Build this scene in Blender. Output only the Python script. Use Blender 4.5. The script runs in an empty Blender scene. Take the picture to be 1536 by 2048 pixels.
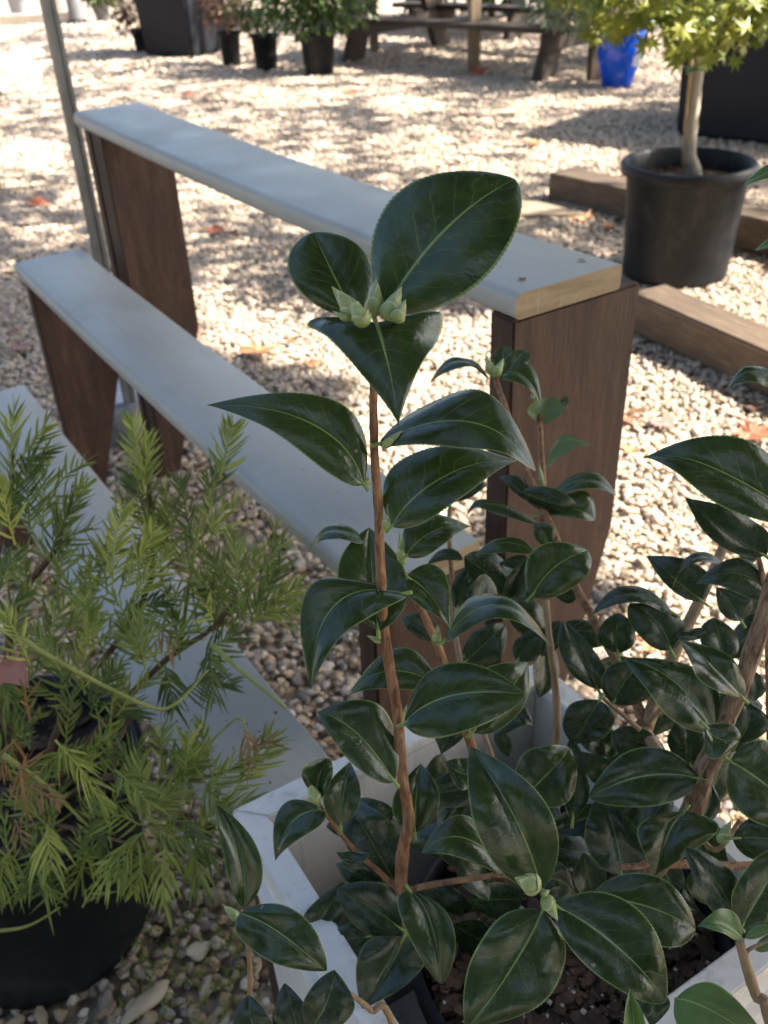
import bpy, bmesh, math, random
import numpy as np
from mathutils import Vector, Matrix, noise
R = math.radians
random.seed(7); rng = np.random.default_rng(7)
SC = bpy.context.scene; COL = SC.collection

# ------------------------------------------------------------------ camera
F, TH, RO, H = 1848.3, .577, -.043, 1.12
_fw = Vector((0, math.cos(TH), -math.sin(TH))); _r = Vector((1, 0, 0)); _u = _r.cross(_fw)
CR = _r*math.cos(RO) + _u*math.sin(RO); CU = _u*math.cos(RO) - _r*math.sin(RO); CF = _fw
CP = Vector((0, 0, H))
cam = bpy.data.cameras.new('camera'); cam_o = bpy.data.objects.new('camera', cam); COL.objects.link(cam_o)
cam.sensor_fit = 'VERTICAL'; cam.sensor_height = 36; cam.lens = F/2048*36
cam.clip_start = .02; cam.clip_end = 400
cam.dof.use_dof = True; cam.dof.focus_distance = .49; cam.dof.aperture_fstop = 13.5
m = Matrix.Identity(4)
for i in range(3):
    m[i][0] = CR[i]; m[i][1] = CU[i]; m[i][2] = -CF[i]; m[i][3] = CP[i]
cam_o.matrix_world = m
SC.camera = cam_o
# ------------------------------------------------------------------ sky, sun, exposure
SUN_EL, SUN_AZ = R(44), R(99)
w = bpy.data.worlds.new('World'); SC.world = w; w.use_nodes = True
s = w.node_tree.nodes.new('ShaderNodeTexSky'); s.sky_type = 'NISHITA'; s.sun_disc = False
s.sun_elevation = SUN_EL; s.sun_rotation = SUN_AZ; s.air_density = 1.0; s.dust_density = 2.5; s.ozone_density = 1.0
w.node_tree.links.new(s.outputs[0], w.node_tree.nodes['Background'].inputs[0])
w.node_tree.nodes['Background'].inputs[1].default_value = .09
SUNV = Vector((math.sin(SUN_AZ)*math.cos(SUN_EL), math.cos(SUN_AZ)*math.cos(SUN_EL), math.sin(SUN_EL)))
sl = bpy.data.lights.new('sun', 'SUN'); sl.energy = 5.0; sl.angle = R(.55); sl.color = (1, .92, .80)
so = bpy.data.objects.new('sun', sl); COL.objects.link(so); so.rotation_euler = (-SUNV).to_track_quat('-Z', 'Y').to_euler()
SC.view_settings.view_transform = 'Standard'; SC.view_settings.look = 'None'; SC.view_settings.gamma = 1
SC.view_settings.exposure = 2.2
SC.cycles.use_denoising = True
SC.cycles.max_bounces = 8; SC.cycles.transparent_max_bounces = 8

# ------------------------------------------------------------------ helpers
def P(x, y, d):
    """point seen at photo pixel x, y at depth d metres"""
    return CP + (CF + CR*((x-768)/F) + CU*((1024-y)/F))*d
def G(x, y, z=0):
    v = CF + CR*((x-768)/F) + CU*((1024-y)/F); t = (z-H)/v.z
    return CP + v*t
def PX(p):
    q = p-CP; d = q.dot(CF)
    return 768+F*q.dot(CR)/d, 1024-F*q.dot(CU)/d, d

def mat(name):
    M = bpy.data.materials.new(name); M.use_nodes = True
    nt = M.node_tree; return M, nt, nt.nodes, nt.links, nt.nodes['Principled BSDF']
def nd(N, t, **k):
    n = N.new(t)
    for a, v in k.items():
        if a.startswith('i_'):
            a = a[2:]; n.inputs[int(a) if a.isdigit() else a.replace('_', ' ')].default_value = v
        else: setattr(n, a, v)
    return n
def math_(N, L, op, a, b=None, c=None, clamp=False):
    n = N.new('ShaderNodeMath'); n.operation = op; n.use_clamp = clamp
    for i, v in enumerate((a, b, c)):
        if v is None: continue
        if isinstance(v, (int, float)): n.inputs[i].default_value = v
        else: L.new(v, n.inputs[i])
    return n.outputs[0]
def mix(N, L, f, a, b, t='MIX'):
    n = N.new('ShaderNodeMix'); n.data_type = 'RGBA'; n.blend_type = t
    for i, v in ((0, f), (6, a), (7, b)):
        if isinstance(v, (int, float)): n.inputs[i].default_value = v
        elif isinstance(v, tuple): n.inputs[i].default_value = (*v, 1) if len(v) == 3 else v
        else: L.new(v, n.inputs[i])
    return n.outputs[2]
def ramp(N, L, f, stops):
    n = N.new('ShaderNodeValToRGB'); e = n.color_ramp.elements
    while len(e) < len(stops): e.new(.5)
    for q, (p, c) in zip(e, stops):
        q.position = p; q.color = (*c, 1) if isinstance(c, tuple) else (c, c, c, 1)
    L.new(f, n.inputs[0]); return n.outputs[0]
def coord(N, L, kind='Object', scale=(1, 1, 1)):
    t = N.new('ShaderNodeTexCoord'); mp = N.new('ShaderNodeMapping'); mp.inputs['Scale'].default_value = scale
    L.new(t.outputs[kind], mp.inputs[0]); return mp.outputs[0]
def noi(N, L, v, sc, det=4, ro=.55, dist=0):
    n = nd(N, 'ShaderNodeTexNoise'); n.inputs['Scale'].default_value = sc; n.inputs['Detail'].default_value = det
    n.inputs['Roughness'].default_value = ro; n.inputs['Distortion'].default_value = dist
    if v is not None: L.new(v, n.inputs['Vector'])
    return n.outputs['Fac']
def bump(N, L, h, st, di, b):
    n = N.new('ShaderNodeBump'); n.inputs['Strength'].default_value = st; n.inputs['Distance'].default_value = di
    L.new(h, n.inputs['Height']); L.new(n.outputs[0], b.inputs['Normal']); return n

def simple(name, c1, c2, sc=8, rough=.6, scale=(1, 1, 1), bst=.3, bdi=.002, spec=.5, kind='Object', r2=None, dist=0):
    M, nt, N, L, b = mat(name)
    v = coord(N, L, kind, scale); f = noi(N, L, v, sc, 6, .6, dist)
    g = ramp(N, L, f, [(.3, c1), (.7, c2)])
    L.new(g, b.inputs['Base Color']); b.inputs['Roughness'].default_value = rough
    b.inputs['Specular IOR Level'].default_value = spec
    if r2 is not None:
        f2 = noi(N, L, v, sc*.35, 4); L.new(ramp(N, L, f2, [(.3, rough), (.7, r2)]), b.inputs['Roughness'])
    bump(N, L, noi(N, L, v, sc*4, 4), bst, bdi, b)
    return M

# materials -----------------------------------------------------------
def leaf_material(name, base1, base2, rib, edge, rough=.16, under=(.10, .15, .05), vein=.34, wide=.035):
    M, nt, N, L, b = mat(name)
    uv = N.new('ShaderNodeTexCoord'); sp = N.new('ShaderNodeSeparateXYZ'); L.new(uv.outputs['UV'], sp.inputs[0])
    u, vv = sp.outputs[0], math_(N, L, 'ABSOLUTE', math_(N, L, 'MULTIPLY', math_(N, L, 'SUBTRACT', sp.outputs[1], .5), 2))
    oi = N.new('ShaderNodeObjectInfo')
    ob = coord(N, L, 'Object')
    n1 = noi(N, L, ob, 75, 3, .6)
    n2 = noi(N, L, ob, 500, 4, .7)
    col = mix(N, L, ramp(N, L, n1, [(.35, 0.), (.65, 1.)]), base1, base2)
    col = mix(N, L, math_(N, L, 'MULTIPLY', math_(N, L, 'SUBTRACT', 1, oi.outputs['Random']), .35), col, (base2[0]*1.5, base2[1]*1.15, base2[2]*.8))
    # side veins, angled toward the tip, waved by noise
    ph = math_(N, L, 'ADD', math_(N, L, 'SUBTRACT', math_(N, L, 'MULTIPLY', u, 8.0), math_(N, L, 'MULTIPLY', vv, 2.0)), math_(N, L, 'MULTIPLY', noi(N, L, ob, 60, 2), 1.3))
    fr = math_(N, L, 'ABSOLUTE', math_(N, L, 'SUBTRACT', math_(N, L, 'FRACT', ph), .5))
    vn = math_(N, L, 'LESS_THAN', fr, math_(N, L, 'MULTIPLY', math_(N, L, 'SUBTRACT', 1.1, vv), .035))
    vn = math_(N, L, 'MULTIPLY', vn, math_(N, L, 'LESS_THAN', vv, .8))
    col = mix(N, L, math_(N, L, 'MULTIPLY', vn, vein), col, tuple(.45*r+.55*q for r, q in zip(rib, base2)))
    wd = math_(N, L, 'MULTIPLY', math_(N, L, 'SUBTRACT', 1.4, u), wide)
    rb = N.new('ShaderNodeMapRange'); rb.interpolation_type = 'SMOOTHSTEP'
    L.new(vv, rb.inputs[0]); L.new(wd, rb.inputs[2]);     rb.inputs[3].default_value = 1; rb.inputs[4].default_value = 0
    rb.inputs[1].default_value = .004
    col = mix(N, L, math_(N, L, 'MULTIPLY', rb.outputs[0], .95), col, rib)
    eg = math_(N, L, 'GREATER_THAN', vv, .955)
    col = mix(N, L, math_(N, L, 'MULTIPLY', eg, .75), col, edge)
    # little scars
    vo = nd(N, 'ShaderNodeTexVoronoi'); vo.inputs['Scale'].default_value = 90; L.new(ob, vo.inputs['Vector'])
    sc_ = math_(N, L, 'MULTIPLY', math_(N, L, 'LESS_THAN', vo.outputs['Distance'], .12), math_(N, L, 'GREATER_THAN', noi(N, L, ob, 33, 2), .62))
    col = mix(N, L, math_(N, L, 'MULTIPLY', sc_, .6), col, (.30, .30, .2))
    geo = N.new('ShaderNodeNewGeometry')
    col = mix(N, L, geo.outputs['Backfacing'], col, under)
    L.new(col, b.inputs['Base Color'])
    rg = ramp(N, L, noi(N, L, ob, 140, 4, .65), [(.4, rough), (.75, rough+.16)])
    rg2 = math_(N, L, 'ADD', rg, math_(N, L, 'MULTIPLY', geo.outputs['Backfacing'], .3))
    L.new(rg2, b.inputs['Roughness'])
    b.inputs['Specular IOR Level'].default_value = .62
    h = math_(N, L, 'ADD', math_(N, L, 'MULTIPLY', n2, .12), math_(N, L, 'MULTIPLY', n1, .75))
    h = math_(N, L, 'SUBTRACT', h, math_(N, L, 'MULTIPLY', math_(N, L, 'LESS_THAN', fr, .06), .12))
    bump(N, L, h, .7, .0014, b)
    tr = N.new('ShaderNodeBsdfTranslucent'); tr.inputs[0].default_value = (base2[0]*5, base2[1]*5, base2[2]*2, 1)
    mx = N.new('ShaderNodeMixShader'); mx.inputs[0].default_value = .07
    L.new(b.outputs[0], mx.inputs[1]); L.new(tr.outputs[0], mx.inputs[2]); L.new(mx.outputs[0], N['Material Output'].inputs[0])
    return M
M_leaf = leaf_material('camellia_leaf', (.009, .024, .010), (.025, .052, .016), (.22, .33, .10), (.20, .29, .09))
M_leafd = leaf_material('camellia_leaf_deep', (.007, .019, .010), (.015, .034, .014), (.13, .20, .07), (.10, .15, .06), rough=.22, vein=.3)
M_leafy = leaf_material('camellia_leaf_young', (.03, .075, .022), (.06, .13, .03), (.25, .36, .12), (.25, .35, .12), rough=.34)

def wood_mat(name, c1, c2, c3, sc=(1, 1, 1), rough=.65, knots=True):
    M, nt, N, L, b = mat(name)
    v = coord(N, L, 'Object', sc); g = noi(N, L, v, 9, 8, .62, .6)
    v2 = coord(N, L, 'Object', (sc[0]*1, sc[1]*1, sc[2]*1)); g2 = noi(N, L, v2, 60, 5, .7)
    c = ramp(N, L, g, [(.28, c1), (.52, c2), (.75, c3)])
    c = mix(N, L, math_(N, L, 'MULTIPLY', ramp(N, L, g2, [(.45, 0.), (.75, 1.)]), .5), c, c1)
    v3 = coord(N, L, 'Object'); g3 = noi(N, L, v3, 3.5, 4)
    c = mix(N, L, .55, c, ramp(N, L, g3, [(.3, .35), (.7, 1.)]), 'MULTIPLY')
    if knots:
        vo = nd(N, 'ShaderNodeTexVoronoi'); vo.inputs['Scale'].default_value = 7.5; L.new(v3, vo.inputs['Vector'])
        kn = ramp(N, L, vo.outputs['Distance'], [(.05, 1.), (.13, 0.)])
        c = mix(N, L, math_(N, L, 'MULTIPLY', kn, .8), c, (c1[0]*.3, c1[1]*.3, c1[2]*.3))
        mp = N.new('ShaderNodeMapping'); mp.inputs['Rotation'].default_value = (.45, 0, 0); mp.inputs['Scale'].default_value = (60, 60, 4); L.new(v3, mp.inputs[0])
        sc_ = ramp(N, L, noi(N, L, mp.outputs[0], 1, 4, .7), [(.66, 0.), (.74, 1.)])
        c = mix(N, L, math_(N, L, 'MULTIPLY', sc_, .35), c, tuple(min(.5, q*2.0+.04) for q in c3))
    L.new(c, b.inputs['Base Color']); b.inputs['Roughness'].default_value = rough
    bump(N, L, math_(N, L, 'ADD', g, g2), .6, .002, b)
    return M
M_legwood = wood_mat('stained_leg_wood', (.030, .013, .008), (.070, .032, .020), (.125, .066, .043), (6, 6, .9))
M_timber = wood_mat('weathered_timber', (.058, .038, .024), (.125, .086, .055), (.21, .158, .11), (1.2, 14, 14), .8)
M_tablewood = wood_mat('dark_table_wood', (.022, .015, .011), (.05, .035, .026), (.10, .075, .056), (2, 9, 9), .75)
M_post = wood_mat('pale_post_wood', (.13, .10, .065), (.25, .19, .12), (.36, .28, .19), (8, 8, 1), .8)
M_endgrain = wood_mat('raw_plank_end', (.30, .22, .13), (.44, .34, .21), (.55, .44, .29), (14, 2, 14), .8)

M_bark0 = simple('camellia_bark', (.13, .055, .03), (.38, .22, .12), 90, .55, (3, 3, .6), .9, .002, dist=.4)
M_barkold0 = simple('old_camellia_bark', (.085, .05, .032), (.34, .23, .145), 75, .75, (3, 3, .5), 1, .003, dist=.6)
def bark_mat(name, c1, c2, c3):
    M, nt, N, L, b = mat(name)
    v = coord(N, L, 'Object', (1, 1, .22)); f = noi(N, L, v, 260, 6, .7, .8); f2 = noi(N, L, coord(N, L, 'Object'), 45, 4, .6)
    c = ramp(N, L, f, [(.36, c1), (.5, c2), (.66, c3)]); c = mix(N, L, .55, c, ramp(N, L, f2, [(.35, .45), (.6, 1.)]), 'MULTIPLY')
    L.new(c, b.inputs['Base Color']); b.inputs['Roughness'].default_value = .7; bump(N, L, f, 1, .0022, b); return M
M_barkold = bark_mat('old_camellia_bark', (.07, .04, .025), (.30, .19, .12), (.50, .38, .27))
M_bark = bark_mat('camellia_bark_red', (.13, .055, .028), (.33, .17, .085), (.46, .29, .17))
M_twig = simple('twig_bark', (.20, .13, .07), (.38, .26, .15), 70, .6, (3, 3, .6), .7, .0015)
M_petiole = simple('green_petiole', (.16, .26, .06), (.24, .34, .09), 60, .5)

# painted plank: pale grey-green paint, light scuffs and specks, raw end by material slot 2
def plank_mat():
    M, nt, N, L, b = mat('grey_plank_paint')
    v = coord(N, L, 'Object'); a = noi(N, L, v, 3, 5, .6); c = noi(N, L, coord(N, L, 'Object', (2, 2, 2)), 30, 6, .7)
    col = ramp(N, L, a, [(.3, (.375, .372, .338)), (.7, (.45, .442, .40))])
    col = mix(N, L, math_(N, L, 'MULTIPLY', ramp(N, L, c, [(.55, 0.), (.8, 1.)]), .25), col, (.28, .29, .27))
    vo = nd(N, 'ShaderNodeTexVoronoi'); vo.inputs['Scale'].default_value = 26; L.new(v, vo.inputs['Vector'])
    sp = math_(N, L, 'MULTIPLY', math_(N, L, 'LESS_THAN', vo.outputs['Distance'], .05), math_(N, L, 'GREATER_THAN', c, .52))
    col = mix(N, L, math_(N, L, 'MULTIPLY', sp, .6), col, (.10, .07, .05))
    st = noi(N, L, coord(N, L, 'Object', (1.2, 14, 14)), 7, 7, .7, .4)
    col = mix(N, L, math_(N, L, 'MULTIPLY', ramp(N, L, st, [(.5, 0.), (.75, 1.)]), .28), col, (.24, .245, .225))
    dr = noi(N, L, v, 5.5, 6, .68, .8)
    col = mix(N, L, math_(N, L, 'MULTIPLY', ramp(N, L, dr, [(.56, 0.), (.7, 1.)]), .30), col, (.25, .235, .20))
    L.new(col, b.inputs['Base Color'])
    L.new(ramp(N, L, noi(N, L, v, 12, 5), [(.3, .34), (.7, .56)]), b.inputs['Roughness'])
    bump(N, L, noi(N, L, coord(N, L, 'Object', (1, 6, 6)), 40, 6), .22, .0006, b)
    return M
M_plank = plank_mat()
def white_mat():
    M, nt, N, L, b = mat('white_box_paint')
    v = coord(N, L, 'Object'); c = ramp(N, L, noi(N, L, v, 9, 6, .6), [(.3, (.62, .595, .56)), (.7, (.76, .735, .70))])
    g = noi(N, L, coord(N, L, 'Object', (16, 16, 3)), 3, 7, .7, .6)
    c = mix(N, L, math_(N, L, 'MULTIPLY', ramp(N, L, g, [(.54, 0.), (.72, 1.)]), .5), c, (.30, .28, .26))
    sp = noi(N, L, v, 240, 3, .6); c = mix(N, L, math_(N, L, 'MULTIPLY', ramp(N, L, sp, [(.70, 0.), (.74, 1.)]), .7), c, (.12, .08, .05))
    L.new(c, b.inputs['Base Color']); b.inputs['Roughness'].default_value = .55
    bump(N, L, math_(N, L, 'ADD', noi(N, L, v, 40, 5), g), .4, .0014, b); return M
M_whitebox = white_mat()
M_blackpot = simple('black_pot_plastic', (.006, .007, .009), (.013, .015, .019), 6, .42, bst=.35, bdi=.001, r2=.6, spec=.22)
def dusty(M, amt):
    nt = M.node_tree; N, L = nt.nodes, nt.links; b = N['Principled BSDF']; src = b.inputs['Base Color'].links[0].from_socket
    v = coord(N, L, 'Object', (1, 1, .5)); d = noi(N, L, v, 22, 8, .72, .5); e = noi(N, L, coord(N, L, 'Object', (30, 30, 90)), 1.5, 5, .7)
    f = math_(N, L, 'MULTIPLY', ramp(N, L, d, [(.5, 0.), (.72, 1.)]), amt)
    f = math_(N, L, 'ADD', f, math_(N, L, 'MULTIPLY', ramp(N, L, e, [(.66, 0.), (.72, 1.)]), amt*.8))
    L.new(mix(N, L, f, src, (.17, .155, .14)), b.inputs['Base Color'])
dusty(M_blackpot, .13)
M_bin = simple('dark_grey_container', (.009, .010, .014), (.017, .019, .026), 3, .5, bst=.3, bdi=.003, r2=.65, spec=.2)
M_blueglaze = simple('blue_glaze', (.0, .06, .50), (.0, .10, .75), 3, .12, bst=.15, bdi=.002)
M_metal = simple('galvanised_post', (.16, .17, .175), (.24, .25, .255), 20, .45, bst=.2, bdi=.0006); M_metal.node_tree.nodes['Principled BSDF'].inputs['Metallic'].default_value = .55
M_soil = simple('potting_soil', (.010, .006, .004), (.05, .03, .019), 45, .95, bst=1, bdi=.012)
M_chip = simple('bark_chip', (.03, .018, .012), (.13, .08, .05), 40, .9, bst=.8)
M_perlite = simple('perlite', (.45, .43, .33), (.65, .62, .5), 40, .8)
M_mapletrunk = simple('maple_bark', (.22, .19, .15), (.38, .34, .28), 18, .75, (2, 2, .5), .6, .003)
M_tie = simple('green_tie', (.0, .09, .05), (.01, .15, .08), 40, .5)
M_tag = simple('pale_tag', (.55, .60, .68), (.68, .72, .78), 20, .5)
M_rock = simple('grey_rock', (.12, .12, .10), (.26, .255, .22), 14, .9, bst=1, bdi=.01)
M_bluepatch = simple('pale_blue_patch', (.33, .33, .37), (.45, .45, .50), 12, .85)

def needle_mat(name, c1, c2):
    M, nt, N, L, b = mat(name)
    at = nd(N, 'ShaderNodeAttribute', attribute_name='shade'); oi = N.new('ShaderNodeObjectInfo')
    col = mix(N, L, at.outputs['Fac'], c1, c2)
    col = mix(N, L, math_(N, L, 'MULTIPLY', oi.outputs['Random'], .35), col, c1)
    L.new(col, b.inputs['Base Color']); b.inputs['Roughness'].default_value = .42
    tr = N.new('ShaderNodeBsdfTranslucent'); L.new(col, tr.inputs[0])
    mx = N.new('ShaderNodeMixShader'); mx.inputs[0].default_value = .25
    L.new(b.outputs[0], mx.inputs[1]); L.new(tr.outputs[0], mx.inputs[2]); L.new(mx.outputs[0], N['Material Output'].inputs[0])
    return M
M_ndl = needle_mat('yew_needle', (.13, .18, .03), (.36, .42, .085))
M_ndly = needle_mat('yew_needle_young', (.24, .31, .05), (.50, .53, .13))
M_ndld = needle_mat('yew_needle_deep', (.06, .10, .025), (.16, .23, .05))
M_ndlb = needle_mat('yew_needle_dying', (.20, .16, .05), (.44, .21, .09))
M_mapleleaf = needle_mat('maple_leaf', (.11, .155, .02), (.32, .32, .04))
M_shrubg = needle_mat('shrub_leaf_green', (.04, .08, .02), (.13, .19, .05))
M_shrubs = needle_mat('shrub_leaf_silver', (.14, .18, .11), (.32, .37, .25))
M_shrubr = needle_mat('shrub_leaf_russet', (.09, .05, .03), (.24, .12, .06))
M_canopy = needle_mat('tree_leaf', (.07, .09, .02), (.20, .19, .04))
M_fallr = simple('fallen_leaf_red', (.28, .07, .035), (.46, .14, .07), 30, .7)
M_fallo = simple('fallen_leaf_orange', (.42, .16, .06), (.58, .27, .13), 30, .7)
M_fallp = simple('fallen_leaf_pink', (.26, .13, .11), (.38, .20, .17), 30, .7)
M_fallb = simple('fallen_leaf_brown', (.12, .06, .03), (.25, .13, .07), 30, .8)

# mesh helpers ---------------------------------------------------------
class MB:
    def __init__(s): s.v = []; s.f = []; s.mi = []; s.uv = {}; s.sh = []
    def add(s, vs, fs, mi=0, sh=0.):
        o = len(s.v); s.v += [tuple(v) for v in vs]; s.f += [tuple(i+o for i in f) for f in fs]
        s.mi += [mi]*len(fs); s.sh += [sh]*len(vs); return o
    def box(s, lo, hi, mi=0, M=None):
        x0, y0, z0 = lo; x1, y1, z1 = hi
        vs = [Vector(p) for p in ((x0,y0,z0),(x1,y0,z0),(x1,y1,z0),(x0,y1,z0),(x0,y0,z1),(x1,y0,z1),(x1,y1,z1),(x0,y1,z1))]
        if M is not None: vs = [M @ p for p in vs]
        s.add(vs, [(0,3,2,1),(4,5,6,7),(0,1,5,4),(1,2,6,5),(2,3,7,6),(3,0,4,7)], mi)
    def build(s, name, mats, parent=None, smooth=False, shade=False, bevel=0, seg=2, xf=None):
        me = bpy.data.meshes.new(name); me.from_pydata(s.v, [], s.f)
        for m_ in (mats if isinstance(mats, (list, tuple)) else [mats]): me.materials.append(m_)
        if any(s.mi): me.polygons.foreach_set('material_index', s.mi)
        if shade:
            a = me.attributes.new('shade', 'FLOAT', 'POINT'); a.data.foreach_set('value', s.sh)
        if bevel:
            bm = bmesh.new(); bm.from_mesh(me)
            ed = [e for e in bm.edges if len(e.link_faces) == 2 and e.calc_face_angle(0) > .5]
            bmesh.ops.bevel(bm, geom=ed, offset=bevel, segments=seg, affect='EDGES', clamp_overlap=True)
            bm.to_mesh(me); bm.free()
        if smooth: me.polygons.foreach_set('use_smooth', [True]*len(me.polygons))
        me.update()
        o = bpy.data.objects.new(name, me); COL.objects.link(o)
        if xf is not None: o.matrix_basis = xf
        if parent is not None:
            o.parent = parent
            if parent.type == 'EMPTY': o.matrix_parent_inverse = Matrix.Translation(-parent.location)
        return o
def tag(o, label=None, cat=None, group=None, kind=None):
    if label: o['label'] = label
    if cat: o['category'] = cat
    if group: o['group'] = group
    if kind: o['kind'] = kind
    return o
def thing(name, loc, label, cat, group=None):
    o = bpy.data.objects.new(name, None); COL.objects.link(o); o.location = loc; o.empty_display_size = .05
    return tag(o, label, cat, group)

def catmull(pts, n=6):
    pts = [Vector(p) for p in pts]
    if len(pts) < 3:
        return [pts[0].lerp(pts[1], i/n) for i in range(n+1)]
    q = [pts[0]*2-pts[1]]+pts+[pts[-1]*2-pts[-2]]; out = []
    for i in range(1, len(q)-2):
        a, b, c, d = q[i-1:i+3]
        for k in range(n):
            t = k/n
            out.append(.5*((2*b)+(c-a)*t+(2*a-5*b+4*c-d)*t*t+(3*b-a-3*c+d)*t**3))
    out.append(pts[-1]); return out
def tube(mb, pts, r0, r1, n=8, sub=6, wob=0., cap=True, mi=0, sh=0., nodes=None):
    c = catmull(pts, sub); m_ = len(c)
    up = Vector((.3, .2, 1)); vs = []; prev = None
    for i, p in enumerate(c):
        t = (c[min(i+1, m_-1)]-c[max(i-1, 0)]).normalized()
        a = (prev - t*prev.dot(t)) if prev is not None else t.cross(Vector((.13, .97, .2)))
        a.normalize(); prev = a; b = t.cross(a)
        k = i/(m_-1); r = r0+(r1-r0)*k
        if nodes and i % nodes == 0: r *= 1.1
        for j in range(n):
            an = 2*math.pi*j/n
            rr = r*(1+wob*noise.noise(p*70+Vector((j*1.7, 0, 0))))
            vs.append(p+(a*math.cos(an)+b*math.sin(an))*rr)
    fs = [(i*n+j, i*n+(j+1) % n, (i+1)*n+(j+1) % n, (i+1)*n+j) for i in range(m_-1) for j in range(n)]
    if cap:
        fs.append(tuple(range(n))[::-1]); fs.append(tuple((m_-1)*n+j for j in range(n)))
    mb.add(vs, fs, mi, sh)
def lathe(mb, prof, n=48, c=(0, 0, 0), mi=0, close=False):
    vs = [(c[0]+r*math.cos(2*math.pi*j/n), c[1]+r*math.sin(2*math.pi*j/n), c[2]+z) for r, z in prof for j in range(n)]
    k = len(prof)
    fs = [(i*n+j, i*n+(j+1) % n, (i+1)*n+(j+1) % n, (i+1)*n+j) for i in range(k-1) for j in range(n)]
    if close: fs.append(tuple(range(n))[::-1])
    mb.add(vs, fs, mi)

# ------------------------------------------------------------------ ground
PSI = .565
BA = Vector((-math.sin(PSI), math.cos(PSI), 0)); BB = Vector((math.cos(PSI), math.sin(PSI), 0))
def ground_mat():
    M, nt, N, L, b = mat('gravel_ground')
    v = coord(N, L, 'Object')
    vo = nd(N, 'ShaderNodeTexVoronoi'); vo.inputs['Scale'].default_value = 42; L.new(v, vo.inputs['Vector'])
    sp = N.new('ShaderNodeSeparateColor'); L.new(vo.outputs['Color'], sp.inputs[0])
    c = ramp(N, L, sp.outputs[0], [(0., (.22, .16, .11)), (.25, (.50, .38, .26)), (.5, (.62, .50, .36)), (.8, (.56, .46, .36)), (1., (.72, .62, .50))])
    dd = ramp(N, L, vo.outputs['Distance'], [(.3, 1.), (.62, .25)])
    c = mix(N, L, .8, c, dd, 'MULTIPLY')
    c = mix(N, L, .5, c, ramp(N, L, noi(N, L, v, 2.2, 5, .6), [(.3, .55), (.65, 1.)]), 'MULTIPLY')
    L.new(c, b.inputs['Base Color']); b.inputs['Roughness'].default_value = .85
    bump(N, L, math_(N, L, 'SUBTRACT', 1, vo.outputs['Distance']), 1, .012, b)
    return M
g = MB(); n = 60
gx = np.concatenate([np.linspace(-80, -8, 8), np.linspace(-6, 7, 53), np.linspace(9, 80, 8)])
gy = np.concatenate([np.linspace(-60, -3, 6), np.linspace(-1, 16, 70), np.linspace(18, 150, 10)])
def gz(x, y):
    k = 1 if (abs(x) < 8 and -2 < y < 18) else .2
    return k*(.014*noise.noise(Vector((x*1.1, y*1.1, 3)))+.006*noise.noise(Vector((x*4, y*4, 1))))-.012
g.add([(x, y, gz(x, y)) for y in gy for x in gx], [(j*len(gx)+i, j*len(gx)+i+1, (j+1)*len(gx)+i+1, (j+1)*len(gx)+i) for j in range(len(gy)-1) for i in range(len(gx)-1)])
ground = g.build('ground', ground_mat(), smooth=True); tag(ground, kind='structure')

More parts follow.
